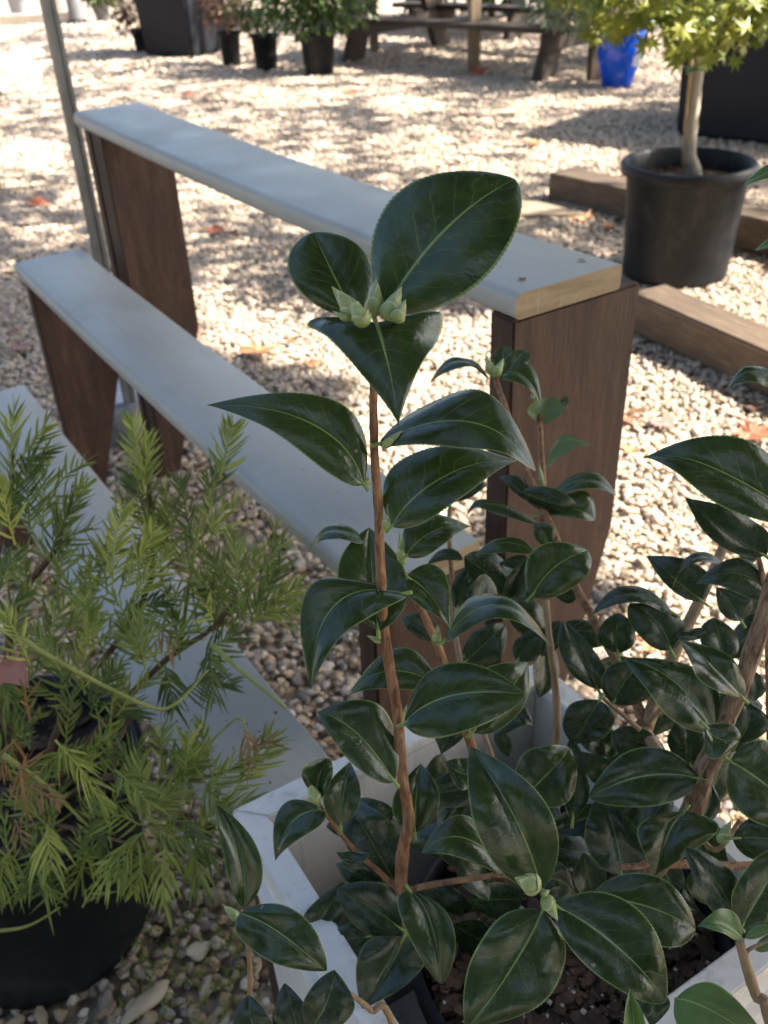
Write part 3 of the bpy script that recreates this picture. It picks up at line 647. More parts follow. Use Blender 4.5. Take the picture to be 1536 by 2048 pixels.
LS = [  # base, mid, tip, left edge, right edge, depth, (base, tip, left, right) cm, widest, material
# head of the main stem
((772,622),(880,470),(1030,352),(788,395),(985,545),.412,(.6,1.2,.5,-.2),.50,'A'),
((718,640),(672,560),(628,462),(578,560),(738,520),.425,(.2,.8,-.2,.6),.50,'A'),
((752,646),(770,705),(800,828),(612,648),(888,648),.405,(1.0,-1.4,1.0,1.2),.22,'A'),
# down the main stem
((727,968),(632,852),(418,800),(668,800),(590,900),D(880,-.004),(.5,-.8,.4,-.3),.48,'A'),
((757,888),(930,843),(1073,927),(945,786),(925,896),D(880,-.012),(1.0,-.4,.9,-.4),.50,'A'),
((783,1052),(880,958),(1036,905),(822,905),(925,1000),D(960,.002),(.4,1.2,.6,-.3),.48,'A'),
((812,1112),(862,1065),(942,1042),(832,1035),(890,1092),D(1070,.008),(.2,.8,.4,-.2),.45,'A'),
((756,1262),(746,1160),(738,1052),(672,1135),(816,1150),D(1160,.022),(-1,.5,-.2,-.2),.50,'A'),
((728,1082),(672,1060),(616,1084),(672,1047),(676,1082),D(1080,.04),(0,.3,.4,-.4),.48,'A'),
((808,1187),(672,1208),(620,1370),(615,1178),(722,1248),D(1230,-.02),(1.2,-1.2,.2,-.4),.50,'A'),
((812,1152),(860,1190),(904,1257),(888,1140),(835,1212),D(1190,.01),(.3,-.8,.4,-.2),.38,'A'),
((888,1282),(985,1210),(1100,1268),(975,1186),(990,1243),D(1230,.02),(.4,-.5,.9,-.5),.48,'A'),
((872,1368),(780,1342),(697,1384),(792,1296),(775,1380),D(1350,.035),(0,-.2,.5,-.2),.50,'A'),
((808,1446),(900,1392),(1046,1388),(895,1325),(925,1468),D(1395,-.012),(.5,-.8,.4,-.4),.48,'A'),
((945,1464),(1005,1395),(1063,1328),(948,1345),(1040,1425),D(1390,.05),(0,.6,0,.2),.50,'A'),
((788,1562),(715,1468),(643,1425),(760,1410),(690,1515),D(1480,-.004),(.3,-.7,.5,-.3),.50,'A'),
((830,1665),(832,1598),(842,1533),(784,1598),(881,1592),D(1600,.03),(0,.2,-.2,-.2),.50,'A'),
((952,1542),(922,1546),(893,1522),(925,1514),(918,1580),.60,(0,0,.3,-.2),.5,'A'),
# shoot at the left of the main stem
((638,1602),(636,1562),(655,1518),(605,1535),(668,1540),.60,(0,.4,-.5,-.5),.55,'A'),
((682,1652),(688,1585),(700,1526),(648,1578),(724,1582),.60,(0,.5,-.2,-.2),.50,'A'),
((648,1620),(586,1642),(547,1722),(565,1608),(612,1672),.60,(.2,-.6,.2,-.3),.42,'A'),
((792,1768),(742,1682),(698,1608),(692,1690),(792,1650),.66,(0,.5,0,0),.50,'D'),
((742,1710),(705,1724),(674,1698),(695,1704),(700,1732),.62,(0,0,.3,-.3),.5,'A'),
((765,1768),(715,1748),(672,1732),(725,1722),(705,1768),.655,(0,0,0,0),.5,'D'),
# low leaves, left side
((623,1872),(652,1822),(687,1768),(615,1815),(688,1830),.68,(0,.2,0,0),.5,'D'),
((742,1872),(682,1884),(618,1912),(690,1848),(680,1920),.67,(0,0,.3,0),.5,'D'),
((802,1858),(742,1815),(674,1782),(765,1765),(715,1858),.645,(0,-.3,.2,-.2),.5,'D'),
((808,1874),(782,1930),(725,2022),(716,1905),(852,1930),.63,(0,-1,-.3,-.3),.42,'D'),
((820,1782),(862,1845),(883,1973),(802,1838),(905,1845),.60,(.6,-1.2,-.2,-.3),.45,'A'),
# the glossy star of leaves around the low buds
((1083,1780),(1032,1640),(948,1507),(952,1668),(1098,1612),.505,(1,1,-.3,-.2),.46,'A'),
((1085,1822),(1030,1925),(936,2064),(955,1880),(1118,1965),.515,(.8,-.6,.2,.1),.44,'A'),
((1113,1812),(1230,1890),(1345,2010),(1270,1812),(1185,1945),.51,(.8,-.8,.5,-.3),.48,'A'),
((1180,1795),(1292,1812),(1397,1862),(1305,1748),(1290,1888),.56,(.3,-.2,.5,-.2),.50,'A'),
((1012,1742),(925,1675),(847,1703),(935,1632),(925,1718),.56,(.3,-.5,.5,-.2),.45,'A'),
((1040,1605),(1092,1550),(1143,1502),(1048,1506),(1140,1595),.62,(0,-.2,0,0),.50,'A'),
((1243,1750),(1232,1675),(1205,1596),(1168,1680),(1293,1690),.65,(0,.3,0,-.2),.50,'D'),
((1369,1622),(1335,1670),(1314,1754),(1272,1660),(1428,1672),.61,(.4,-1,-.2,-.2),.42,'A'),
((1397,1556),(1288,1552),(1180,1594),(1278,1494),(1300,1614),.60,(.2,-.5,.3,-.3),.48,'A'),
((1460,1522),(1530,1568),(1622,1645),(1552,1490),(1490,1636),.58,(.3,-.3,.3,-.2),.46,'A'),
# right-hand branches
((1424,1455),(1352,1366),(1260,1318),(1408,1345),(1318,1418),.575,(.5,-.6,.3,-.3),.47,'A'),
((1485,1395),(1432,1340),(1376,1278),(1462,1318),(1392,1352),.555,(.3,.4,.2,-.6),.55,'A'),
((1412,1453),(1440,1478),(1482,1478),(1468,1452),(1424,1520),.555,(.2,-.2,.3,-.3),.5,'A'),
((1380,1532),(1380,1478),(1370,1430),(1333,1475),(1416,1480),.62,(0,.2,0,0),.5,'D'),
((1472,1488),(1498,1438),(1482,1392),(1462,1436),(1538,1446),.60,(0,.2,0,0),.5,'D'),
((1226,1406),(1264,1345),(1308,1326),(1212,1335),(1312,1385),.66,(0,.2,0,0),.5,'D'),
((1196,1378),(1165,1315),(1130,1243),(1122,1318),(1208,1330),.665,(0,.3,-.2,-.2),.5,'D'),
((1199,1400),(1173,1445),(1147,1493),(1122,1430),(1223,1462),.65,(0,.2,-.2,0),.48,'D'),
((1332,1505),(1275,1482),(1226,1466),(1283,1455),(1252,1518),.66,(0,0,0,0),.5,'D'),
((1145,1640),(1150,1562),(1146,1480),(1122,1562),(1180,1568),.68,(0,0,0,0),.5,'D'),
((1240,1560),(1205,1540),(1165,1505),(1225,1520),(1180,1562),.68,(0,0,0,0),.5,'D'),
((1610,1045),(1440,942),(1301,902),(1478,876),(1402,992),.485,(0,.5,.4,-.4),.47,'A'),
((1530,1112),(1448,1060),(1373,993),(1495,1030),(1420,1080),.54,(0,.4,.2,-.1),.5,'D'),
((1404,1202),(1352,1160),(1300,1110),(1400,1130),(1335,1175),.66,(0,.2,.2,0),.45,'D'),
((1442,1124),(1388,1116),(1344,1167),(1390,1105),(1384,1130),.655,(.3,-.3,.4,-.4),.45,'D'),
((1562,1200),(1480,1148),(1402,1162),(1482,1116),(1472,1188),.60,(0,-.3,.3,-.2),.47,'D'),
((1482,1242),(1462,1208),(1433,1174),(1498,1195),(1436,1218),.68,(0,.2,0,0),.48,'D'),
((1346,1226),(1270,1186),(1189,1219),(1265,1170),(1272,1208),.665,(0,-.3,.4,-.3),.46,'D'),
((1342,1300),(1315,1245),(1262,1206),(1362,1235),(1272,1268),.665,(0,.2,.2,0),.47,'D'),
((1236,1306),(1232,1268),(1240,1227),(1192,1266),(1273,1268),.69,(0,0,0,0),.5,'D'),
((1448,1318),(1440,1278),(1428,1236),(1397,1280),(1478,1280),.665,(0,0,0,0),.5,'D'),
((1412,1262),(1382,1272),(1352,1268),(1382,1258),(1382,1284),.66,(0,0,.3,-.3),.5,'D'),
((1300,1402),(1292,1365),(1285,1330),(1266,1368),(1318,1368),.69,(0,0,0,0),.5,'D'),
((1520,1106),(1498,1112),(1475,1125),(1496,1098),(1500,1128),.66,(0,0,0,0),.5,'D'),
((1508,1402),(1512,1372),(1508,1342),(1486,1372),(1532,1372),.66,(0,0,0,0),.5,'D'),
((1562,772),(1505,742),(1457,771),(1508,730),(1500,768),.52,(0,-.2,.4,-.2),.46,'A'),
((1590,322),(1530,346),(1488,366),(1530,334),(1534,358),.44,(0,0,.2,-.2),.5,'Y'),
((1585,470),(1548,484),(1510,498),(1548,474),(1552,494),.44,(0,0,.2,-.2),.5,'Y'),
((1465,1676),(1530,1676),(1605,1682),(1530,1630),(1530,1722),.58,(0,-.3,.2,0),.48,'D'),
((1482,1855),(1525,1780),(1572,1698),(1476,1750),(1572,1820),.55,(0,.3,0,0),.5,'A'),
((1480,1850),(1438,1772),(1379,1697),(1468,1752),(1408,1800),.555,(0,.3,.3,-.2),.5,'D'),
((1388,1742),(1398,1775),(1412,1812),(1376,1780),(1424,1770),.63,(0,0,0,-.2),.5,'A'),
((1396,1645),(1418,1612),(1425,1568),(1392,1600),(1440,1620),.63,(0,.2,0,0),.5,'D'),
((1092,1762),(1128,1765),(1155,1802),(1125,1725),(1095,1798),.60,(0,0,0,0),.45,'D'),
((1302,1975),(1310,2010),(1305,2060),(1275,2005),(1340,2010),.58,(0,-.3,0,0),.45,'D'),
# the far shoots in front of the bench leg
((978,758),(922,722),(860,751),(920,713),(930,738),.80,(0,-.2,.5,-.6),.5,'A'),
((1010,742),(1006,712),(1010,690),(984,712),(1030,708),.81,(0,0,0,0),.5,'A'),
((1016,742),(1036,716),(1055,698),(1018,708),(1060,722),.80,(0,0,0,0),.5,'A'),
((1000,752),(1046,752),(1086,813),(1062,733),(1036,768),.79,(0,-.6,.5,-.4),.45,'A'),
((1085,848),(1092,822),(1098,794),(1056,815),(1128,818),.80,(0,.3,-.5,-.5),.55,'U'),
((1120,800),(1134,802),(1131,826),(1136,794),(1126,812),.81,(0,0,0,0),.4,'A'),
((1090,935),(1122,884),(1183,896),(1120,872),(1130,905),.80,(0,-.3,.5,-.6),.45,'U'),
((1097,998),(1165,960),(1236,980),(1168,944),(1166,980),.77,(0,-.3,.5,-.5),.5,'A'),
((1080,1030),(1140,1018),(1192,1034),(1165,982),(1138,1036),.765,(0,-.3,.5,-.3),.6,'A'),
((1076,1002),(1040,970),(1001,949),(1052,958),(1025,985),.78,(0,0,.3,0),.5,'D'),
((900,1002),(938,980),(976,964),(934,966),(944,994),.81,(0,0,.3,0),.5,'D'),
((1076,1046),(990,1008),(932,1028),(975,1002),(985,1026),.79,(0,-.3,.4,-.3),.4,'A'),
((1100,1090),(1088,1066),(1070,1046),(1106,1054),(1070,1078),.75,(0,0,0,0),.5,'A'),
((1068,1102),(1010,1085),(953,1102),(1015,1074),(1010,1108),.76,(0,-.3,.3,-.3),.5,'A'),
((1063,1192),(1112,1132),(1179,1102),(1070,1095),(1158,1168),.70,(0,-.3,.1,0),.47,'A'),
((915,1218),(925,1172),(942,1128),(903,1170),(950,1170),.79,(0,0,0,0),.5,'D'),
((926,1118),(890,1108),(854,1126),(892,1096),(890,1122),.79,(0,0,.3,0),.5,'D'),
((928,1326),(972,1285),(1012,1248),(948,1262),(1002,1312),.74,(0,0,0,0),.5,'D'),
((1034,1322),(1056,1288),(1090,1257),(1034,1275),(1084,1306),.72,(0,0,0,0),.5,'D'),
((1120,1242),(1100,1272),(1084,1314),(1082,1265),(1124,1285),.71,(0,0,0,0),.5,'D'),
((1000,1462),(1008,1490),(1018,1517),(990,1488),(1024,1486),.72,(0,0,0,0),.5,'D'),
((905,1448),(896,1475),(882,1512),(866,1465),(928,1475),.66,(0,-.2,0,0),.35,'D'),
((987,1470),(1030,1436),(1067,1450),(1042,1410),(1034,1458),.70,(0,-.2,.3,-.2),.5,'D'),
((872,1276),(838,1248),(801,1238),(850,1226),(828,1272),.72,(0,0,0,0),.5,'D'),
((1056,1118),(1028,1122),(1000,1126),(1030,1110),(1026,1138),.78,(0,0,0,0),.5,'D'),
((1152,1198),(1128,1188),(1100,1180),(1128,1168),(1124,1204),.74,(0,0,0,0),.5,'D'),
]
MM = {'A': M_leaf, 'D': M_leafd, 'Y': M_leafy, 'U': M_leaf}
def area(l): return math.dist(l[0], l[2])*math.dist(l[3], l[4])
order = sorted(range(len(LS)), key=lambda i: -area(LS[i]))
part_set = set(order[:100])
def leaf_from(l, parent, **k):
    return make_leaf(parent, l[:5], l[5], l[6], l[7], MM[l[8]], flip=l[8] == 'U', **k)
# leaves deeper inside the shrub
rl = random.Random(11); FILL = []
dots = [(720,1640),(900,1800),(950,1760),(880,1680),(900,1620),(1000,1800),(960,1880),(1160,1640),(1130,1700),(1180,1760),(1240,1620),(1100,1660),(1330,1800),(1350,1700),(1260,1500),(1440,1560),(1450,1420),(1500,1520),(1490,1280),(1520,1230),(1040,1180),(990,1150),(1060,1240),(960,1200),(1170,1270),(1250,1340),(1330,1420),(870,1560),(1200,1480),(930,1700),(1410,1500),(1380,1560),(1300,1640),(1100,1000),(880,1900),(900,1580),(1060,1600),(1420,1700),(1340,1760),(1090,1340)]
for (x, y) in dots:
    a = rl.uniform(0, 6.28); ln = rl.uniform(55, 85); wd = ln*rl.uniform(.42, .6)
    dx, dy = math.cos(a)*ln, abs(math.sin(a))*ln*.9
    d_ = (.68 if y > 1450 else .74)+rl.uniform(-.01, .04)
    px, py = -dy/ln*wd, dx/ln*wd
    FILL.append(((x-dx, y-dy), (x+rl.uniform(-8, 8), y+rl.uniform(-8, 8)), (x+dx, y+dy), (x+px, y+py), (x-px, y-py), d_, (rl.uniform(-1, 1), rl.uniform(-1.5, 1.5), rl.uniform(-1, 1), rl.uniform(-1, 1)), .48, 'D'))
rest = []
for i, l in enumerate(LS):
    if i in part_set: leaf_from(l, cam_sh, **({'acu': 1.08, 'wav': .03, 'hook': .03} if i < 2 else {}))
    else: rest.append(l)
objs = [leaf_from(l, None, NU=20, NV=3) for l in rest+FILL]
# join the inner leaves into one mesh
bm = bmesh.new()
for o in objs: bm.from_mesh(o.data)
me = bpy.data.meshes.new('inner_leaves'); bm.to_mesh(me); bm.free()
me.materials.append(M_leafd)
for o in objs: bpy.data.objects.remove(o)
me.polygons.foreach_set('material_index', [0]*len(me.polygons)); me.polygons.foreach_set('use_smooth', [True]*len(me.polygons))
il = bpy.data.objects.new('inner_leaves', me); COL.objects.link(il); il.parent = cam_sh; il.matrix_parent_inverse = Matrix.Translation(-cam_sh.location); il['kind'] = 'stuff'
# short petioles for the clear leaves
mbp = MB()
for i in order[:70]:
    l = LS[i]
    bx, by = l[0]; mx, my = l[1]; d = l[5]+l[6][0]*.01; k = 16/max(1, math.dist(l[0], l[1]))
    tube(mbp, [P(bx-(mx-bx)*k, by-(my-by)*k, d+.001), P(bx, by, d), P(bx+(mx-bx)*.25, by+(my-by)*.25, d-(l[6][0]*.0025)+.0008)], .0013, .0008, 6, 3)
mbp.build('petioles', M_petiole, cam_sh, smooth=True)['kind'] = 'stuff'
# buds
for b_ in [(720,640,663,572,50,.405),(735,652,696,598,46,.398),(790,646,812,598,38,.402),(700,640,664,622,20,.402),(752,632,752,555,40,.412),(770,640,804,572,50,.408),(735,972,722,945,26,D(960,-.006)),(765,895,806,860,24,D(880,-.006)),
           (772,1062,778,1018,26,D(1040,-.006)),(806,1130,798,1062,26,D(1090,.015)),(764,1285,732,1270,16,D(1275)),(872,1288,876,1248,24,D(1270,.02)),(796,1452,812,1428,22,D(1440)),(800,1440,815,1408,14,D(1430)),
           (636,1606,614,1560,30,.595),(1078,1775,1028,1755,54,.495,-.4),(1088,1790,1116,1843,38,.50,-.3),(1082,1790,1100,1780,22,.50),
           (985,750,970,708,24,.795),(990,752,1008,716,24,.79),(1092,1000,1088,975,22,.76),(1086,980,1078,925,14,.78),(1440,1688,1462,1640,34,.585),(1066,800,1062,788,10,.80),(758,1195,756,1180,18,D(1190,-.006)),(1098,1010,1106,1000,12,.765)]:
    bud(cam_sh, *b_[:6], *(b_[6:] or (0,)))

# ------------------------------------------------------------------ camellias in front, mostly below the frame
c1 = thing('young_camellia', P(690, 2500, .62), 'young camellia shoots with broad leaves rising beside the near left of the white box', 'shrub')
stem(c1, [(470, 2500, .66), (490, 2150, .60), (500, 1950, .55), (484, 1822, .52)], 14, 8, M_twig)
stem(c1, [(900, 2500, .60), (790, 2062, .52), (742, 2020, .51), (700, 1988, .505), (655, 1965, .50)], 16, 7, M_twig)
stem(c1, [(560, 2500, .62), (530, 2200, .56), (510, 2110, .54)], 12, 8, M_twig)
for l in [((487,1815),(482,1715),(433,1612),(446,1712),(524,1718),.515,(0,.3,-.3,-.2),.45,'A'),
          ((480,1826),(560,1866),(652,1946),(598,1822),(512,1908),.50,(.4,-.4,.2,-.2),.45,'A'),
          ((600,2110),(590,2040),(568,1974),(552,2042),(632,2045),.50,(0,.2,0,0),.45,'D'),
          ((510,2110),(505,2055),(494,1998),(465,2055),(548,2052),.50,(0,.2,0,0),.45,'D'),
          ((622,2060),(655,2000),(668,1946),(612,1985),(712,2015),.495,(0,.3,0,0),.55,'D')]:
    leaf_from(l, c1)
bud(c1, 478, 1838, 444, 1808, 24, .515)
c2 = thing('camellia_seedling', P(1600, 2500, .60), 'slender camellia shoot with pale twig crossing the right rim of the white box', 'shrub')
stem(c2, [(1620, 2500, .56), (1545, 2060, .48), (1512, 1990, .475), (1485, 1905, .47), (1480, 1880, .468)], 22, 17, M_twig, nodes=8)
stem(c2, [(1487, 1915, .47), (1500, 1898, .47), (1540, 1880, .47)], 10, 7, M_twig)
stem(c2, [(1400, 2500, .56), (1370, 2200, .52), (1352, 1998, .49)], 12, 8, M_twig)
stem(c2, [(1290, 2500, .52), (1278, 2105, .47)], 12, 8, M_twig)
for l in [((1484,1876),(1442,1848),(1402,1850),(1452,1816),(1440,1868),.465,(.3,-.3,.2,-.5),.45,'Y'),
          ((1490,1876),(1520,1866),(1570,1850),(1520,1850),(1524,1874),.47,(0,0,.2,0),.45,'Y'),
          ((1510,1900),(1540,1882),(1600,1860),(1535,1868),(1550,1898),.47,(0,0,.2,0),.45,'Y'),
          ((1350,1998),(1425,2022),(1560,2110),(1450,1975),(1400,2080),.48,(.3,-.3,.2,-.2),.46,'Y'),
          ((1276,2110),(1268,2050),(1264,1983),(1244,2050),(1293,2050),.46,(0,0,-.3,-.3),.45,'Y')]:
    leaf_from(l, c2)

# ------------------------------------------------------------------ plum yew in its pot, lower left
YC = Vector((-.47, .76, 0))
yew = thing('plum_yew', YC, 'feathery light green needle shrub with some orange dying tips in a black nursery pot', 'shrub')
def nursery_pot(parent, c, rb, rt, h, m_=M_blackpot, lip=.012, n=56):
    mb = MB()
    lathe(mb, [(0, .004), (rb-.01, .002), (rb, .006), (rb*1.005, .02), (rt-.006, h-lip*2.2), (rt, h-lip*2), (rt+lip*.75, h-lip*1.6), (rt+lip*.8, h-lip*.3), (rt+lip*.5, h), (rt+lip*.1, h), (rt-.004, h-lip*.5), (rt-.010, h-lip*2.5), (rb+(rt-rb)*.7-.008, h*.7)], n, c)
    return mb.build('pot', m_, parent, smooth=True)
nursery_pot(yew, (YC.x, YC.y, -.004), .13, .16, .285)
soil(yew, (YC.x, YC.y), .148, .25, 250, 20, 3)
ry = random.Random(5)
def sprig(parent, base, tip, nlen=.027, gap=.0032, m_=None, ranked=True, bend=.0, name='sprig', w=.00135, stemr=.0011):
    ax = (tip-base); ln = ax.length; mid = (base+tip)/2+Vector((0, 0, bend))
    mb = MB(); c = catmull([base, mid, tip], 8)
    tube(mb, [base, mid, tip], stemr, stemr*.6, 5, 5, sh=.9)
    side0 = ax.cross((CP-base)).normalized(); N_ = max(8, int(ln/gap)); 
    for k in range(N_):
        t = .08+.92*k/N_; p = c[min(int(t*(len(c)-1)), len(c)-2)].lerp(c[min(int(t*(len(c)-1)), len(c)-2)+1], (t*(len(c)-1)) % 1)
        d = ax.normalized(); sg = 1 if k % 2 else -1
        an = (ry.gauss(0, .35) if ranked else ry.uniform(-1.5, 1.5))
        sd = (Matrix.Rotation(an, 3, d) @ side0)*sg
        L_ = nlen*ry.uniform(.6, 1.25)*(1-.45*t**3)*(.6+.4*min(1, t*5)); ang = R(ry.uniform(48, 68)-28*t)
        dirn = (d*math.cos(ang)+sd*math.sin(ang)).normalized(); nn = dirn.cross(d).normalized()
        wv = nn.cross(dirn).normalized()*w*ry.uniform(.8, 1.2); cur = ry.uniform(.1, .75)*L_
        up = d*cur*.9+Vector((0, 0, -cur*.5)); pts = []
        for q, ww in ((0, .5), (.35, 1), (.7, .9), (1, .1)):
            o_ = p+dirn*(L_*q)+up*(q*q)
            pts += [o_-wv*ww, o_+nn*.0004, o_+wv*ww]
        mb.add(pts, [(i*3+j, i*3+j+1, i*3+j+4, i*3+j+3) for i in range(3) for j in range(2)], sh=ry.random())
    return mb.build(name, m_ or M_ndl, parent, shade=True)
def ybranch(pts, w0, w1, m_=None):
    q = [P(*p) for p in pts]; mb = MB(); tube(mb, q, w0/2*pts[0][2]/F, w1/2*pts[-1][2]/F, 7, 7, .3)
    return mb.build('branch', m_ or M_twig, yew, smooth=True)
M_ybark = simple('yew_bark', (.06, .03, .018), (.18, .10, .06), 60, .8, bst=.8)
M_ygreen = simple('yew_green_stem', (.20, .24, .05), (.32, .34, .09), 60, .5)
root = (60, 1640, 1.08)
for b_, w0, m_ in [([root, (20, 1400, 1.04), (30, 1220, 1.0), (110, 1100, .96), (125, 1050, .95)], 22, M_ybark), ([root, (0, 1400, 1.0), (-20, 1200, .96), (20, 1000, .92), (25, 900, .91)], 16, M_ybark),
              ([root, (130, 1420, 1.04), (230, 1290, 1.0), (300, 1160, .97), (300, 1000, .95), (285, 900, .94)], 15, M_ybark), ([root, (180, 1480, 1.02), (320, 1330, .98), (420, 1260, .95), (470, 1200, .94)], 16, M_ybark),
              ([(360, 1300, .97), (380, 1160, .95), (410, 1000, .94), (455, 900, .93)], 9, M_ygreen), ([(300, 1160, .97), (420, 1060, .96), (470, 1020, .95)], 7, M_ygreen),
              ([root, (200, 1560, 1.0), (380, 1560, .96), (520, 1520, .93)], 12, M_ybark), ([root, (160, 1660, 1.0), (300, 1700, .94)], 12, M_ybark),
              ([(40, 1275, .86), (130, 1330, .86), (290, 1410, .87), (350, 1408, .88), (415, 1340, .90)], 11, M_ygreen), ([(425, 1290, .90), (480, 1340, .88), (570, 1415, .86)], 13, M_ygreen),
              ([(5, 1510, .84), (90, 1570, .85), (180, 1655, .87)], 12, M_ygreen), ([(385, 1530, .92), (440, 1465, .90), (482, 1438, .89), (498, 1500, .90)], 7, M_ygreen),
              ([(0, 1862, .86), (60, 1850, .87), (120, 1815, .89)], 8, M_ygreen), ([(105, 1120, .95), (160, 1110, .94), (215, 1125, .94)], 6, M_ygreen), ([(100, 1130, .95), (150, 1180, .95), (190, 1240, .96)], 6, M_ygreen),
              ([(270, 1420, .96), (230, 1500, .94), (235, 1560, .92)], 8, M_ybark), ([(370, 1060, .95), (395, 1260, .96)], 7, M_ygreen)]:
    ybranch(b_, w0, w0*.45, m_)
G1, G2, G3, G4 = M_ndl, M_ndly, M_ndld, M_ndlb
SP = [(25,1010,28,822,.91,G1),(30,930,95,850,.91,G1),(30,960,100,900,.92,G3),(60,1060,55,930,.92,G3),(85,1080,95,900,.93,G1),(110,1070,165,970,.94,G1),(100,1110,150,1010,.94,G3),(30,1090,0,960,.9,G2),(0,1060,40,960,.91,G3),
 (290,985,265,838,.94,G2),(285,1020,300,880,.95,G1),(300,1060,260,950,.95,G3),(440,960,467,848,.93,G1),(415,1030,440,940,.94,G3),(385,1090,360,960,.95,G3),(350,1120,330,980,.96,G1),(420,1080,470,1000,.95,G1),
 (225,1170,245,1020,.93,G2),(250,1180,310,1060,.93,G2),(260,1200,335,1110,.93,G2),(215,1190,210,1090,.94,G1),(290,1150,300,1030,.95,G1),(180,1300,172,1180,.93,G2),(165,1330,200,1240,.93,G2),(250,1230,330,1200,.95,G3),
 (470,1250,425,1110,.94,G1),(480,1245,470,1070,.93,G1),(490,1245,520,1100,.93,G1),(500,1240,560,1130,.92,G3),(500,1250,600,1170,.92,G1),(440,1270,400,1150,.95,G3),(425,1240,410,1210,.9,G2),(520,1230,600,1215,.93,G1),
 (290,1340,275,1220,.90,G1),(270,1320,330,1250,.90,G1),(290,1330,240,1250,.91,G1),(360,1320,350,1230,.95,G3),(400,1330,470,1270,.95,G3),(420,1300,430,1400,.95,G3),(330,1330,350,1420,.96,G3),(360,1390,470,1370,.97,G3),
 (150,1420,110,1330,.92,G3),(180,1430,230,1340,.93,G3),(120,1340,60,1260,.9,G1),(60,1330,10,1230,.88,G2),(90,1300,130,1210,.92,G1),(170,1390,150,1290,.93,G1),(60,1500,20,1420,.92,G3),(200,1440,280,1420,.93,G3),
 (110,1480,215,1620,.86,G2),(140,1500,60,1580,.88,G1),(230,1540,300,1610,.86,G1),(150,1560,180,1500,.9,G1),(300,1560,240,1500,.92,G3),(330,1590,400,1520,.93,G1),(370,1560,380,1470,.92,G2),(400,1600,480,1520,.9,G1),(460,1590,550,1500,.9,G2),(430,1620,520,1610,.9,G1),(480,1560,540,1470,.9,G1),
 (280,1640,280,1520,.87,G1),(280,1650,360,1580,.87,G1),(280,1650,210,1640,.87,G1),(290,1660,240,1760,.86,G1),(290,1650,370,1690,.87,G1),(380,1650,330,1600,.9,G1),(400,1680,440,1600,.9,G1),(360,1640,430,1720,.88,G3),
 (330,1690,325,1810,.86,G2),(250,1700,200,1780,.86,G2),(300,1700,270,1790,.87,G1),(200,1680,150,1770,.87,G1),(390,1690,400,1770,.88,G1),(180,1720,100,1700,.88,G3),(100,1690,30,1790,.86,G1),(60,1720,110,1800,.87,G1),(150,1760,60,1770,.88,G3),
 (40,1530,60,1640,.84,G4),(60,1570,120,1610,.84,G4),(20,1600,60,1520,.84,G4),(30,1640,50,1690,.84,G4),(60,1440,50,1370,.88,G4),(490,1460,505,1530,.89,G4),(500,1500,560,1490,.89,G4),(30,1480,0,1560,.85,G4),(95,1650,105,1740,.85,G2),(310,1250,350,1300,.93,G4),
 (0,1340,40,1440,.9,G3),(0,1180,30,1110,.92,G3),(10,1270,50,1190,.92,G3),(20,1700,0,1800,.86,G1),(210,1580,190,1680,.88,G3)]
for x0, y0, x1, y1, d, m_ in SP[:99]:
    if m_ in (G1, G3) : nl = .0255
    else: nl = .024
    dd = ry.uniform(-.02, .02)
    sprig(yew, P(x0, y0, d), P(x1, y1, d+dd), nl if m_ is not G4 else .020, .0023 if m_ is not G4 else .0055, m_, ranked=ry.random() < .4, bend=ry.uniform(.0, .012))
# deeper sprigs nobody could count
mb_all = bmesh.new(); tmp = []
poly = [(0, 1000), (110, 1000), (130, 1130), (260, 1180), (300, 1060), (420, 1040), (540, 1130), (560, 1210), (420, 1290), (300, 1400), (290, 1520), (420, 1560), (520, 1540), (440, 1700), (330, 1790), (0, 1850)]
def inside(x, y, pl):
    c = False; j = len(pl)-1
    for i in range(len(pl)):
        if (pl[i][1] > y) != (pl[j][1] > y) and x < (pl[j][0]-pl[i][0])*(y-pl[i][1])/(pl[j][1]-pl[i][1])+pl[i][0]: c = not c
        j = i
    return c
k = 0
while k < 95:
    x, y = ry.uniform(0, 560), ry.uniform(950, 1850)
    if not inside(x, y, poly): continue
    k += 1; a = ry.uniform(-2.6, -.5); l_ = ry.uniform(80, 140); d = .97+ry.uniform(-.06, .06)
    tmp.append(sprig(None, P(x, y, d), P(x+l_*math.cos(a), y+l_*math.sin(a), d), .021, .0034, M_ndl, ranked=False, bend=.01))
for o in tmp: mb_all.from_mesh(o.data)
me = bpy.data.meshes.new('inner_sprigs'); mb_all.to_mesh(me); mb_all.free(); me.materials.append(M_ndl)
for o in tmp: bpy.data.objects.remove(o)
me.polygons.foreach_set('material_index', [0]*len(me.polygons))
o = bpy.data.objects.new('inner_sprigs', me); COL.objects.link(o); o.parent = yew; o.matrix_parent_inverse = Matrix.Translation(-yew.location); o['kind'] = 'stuff'

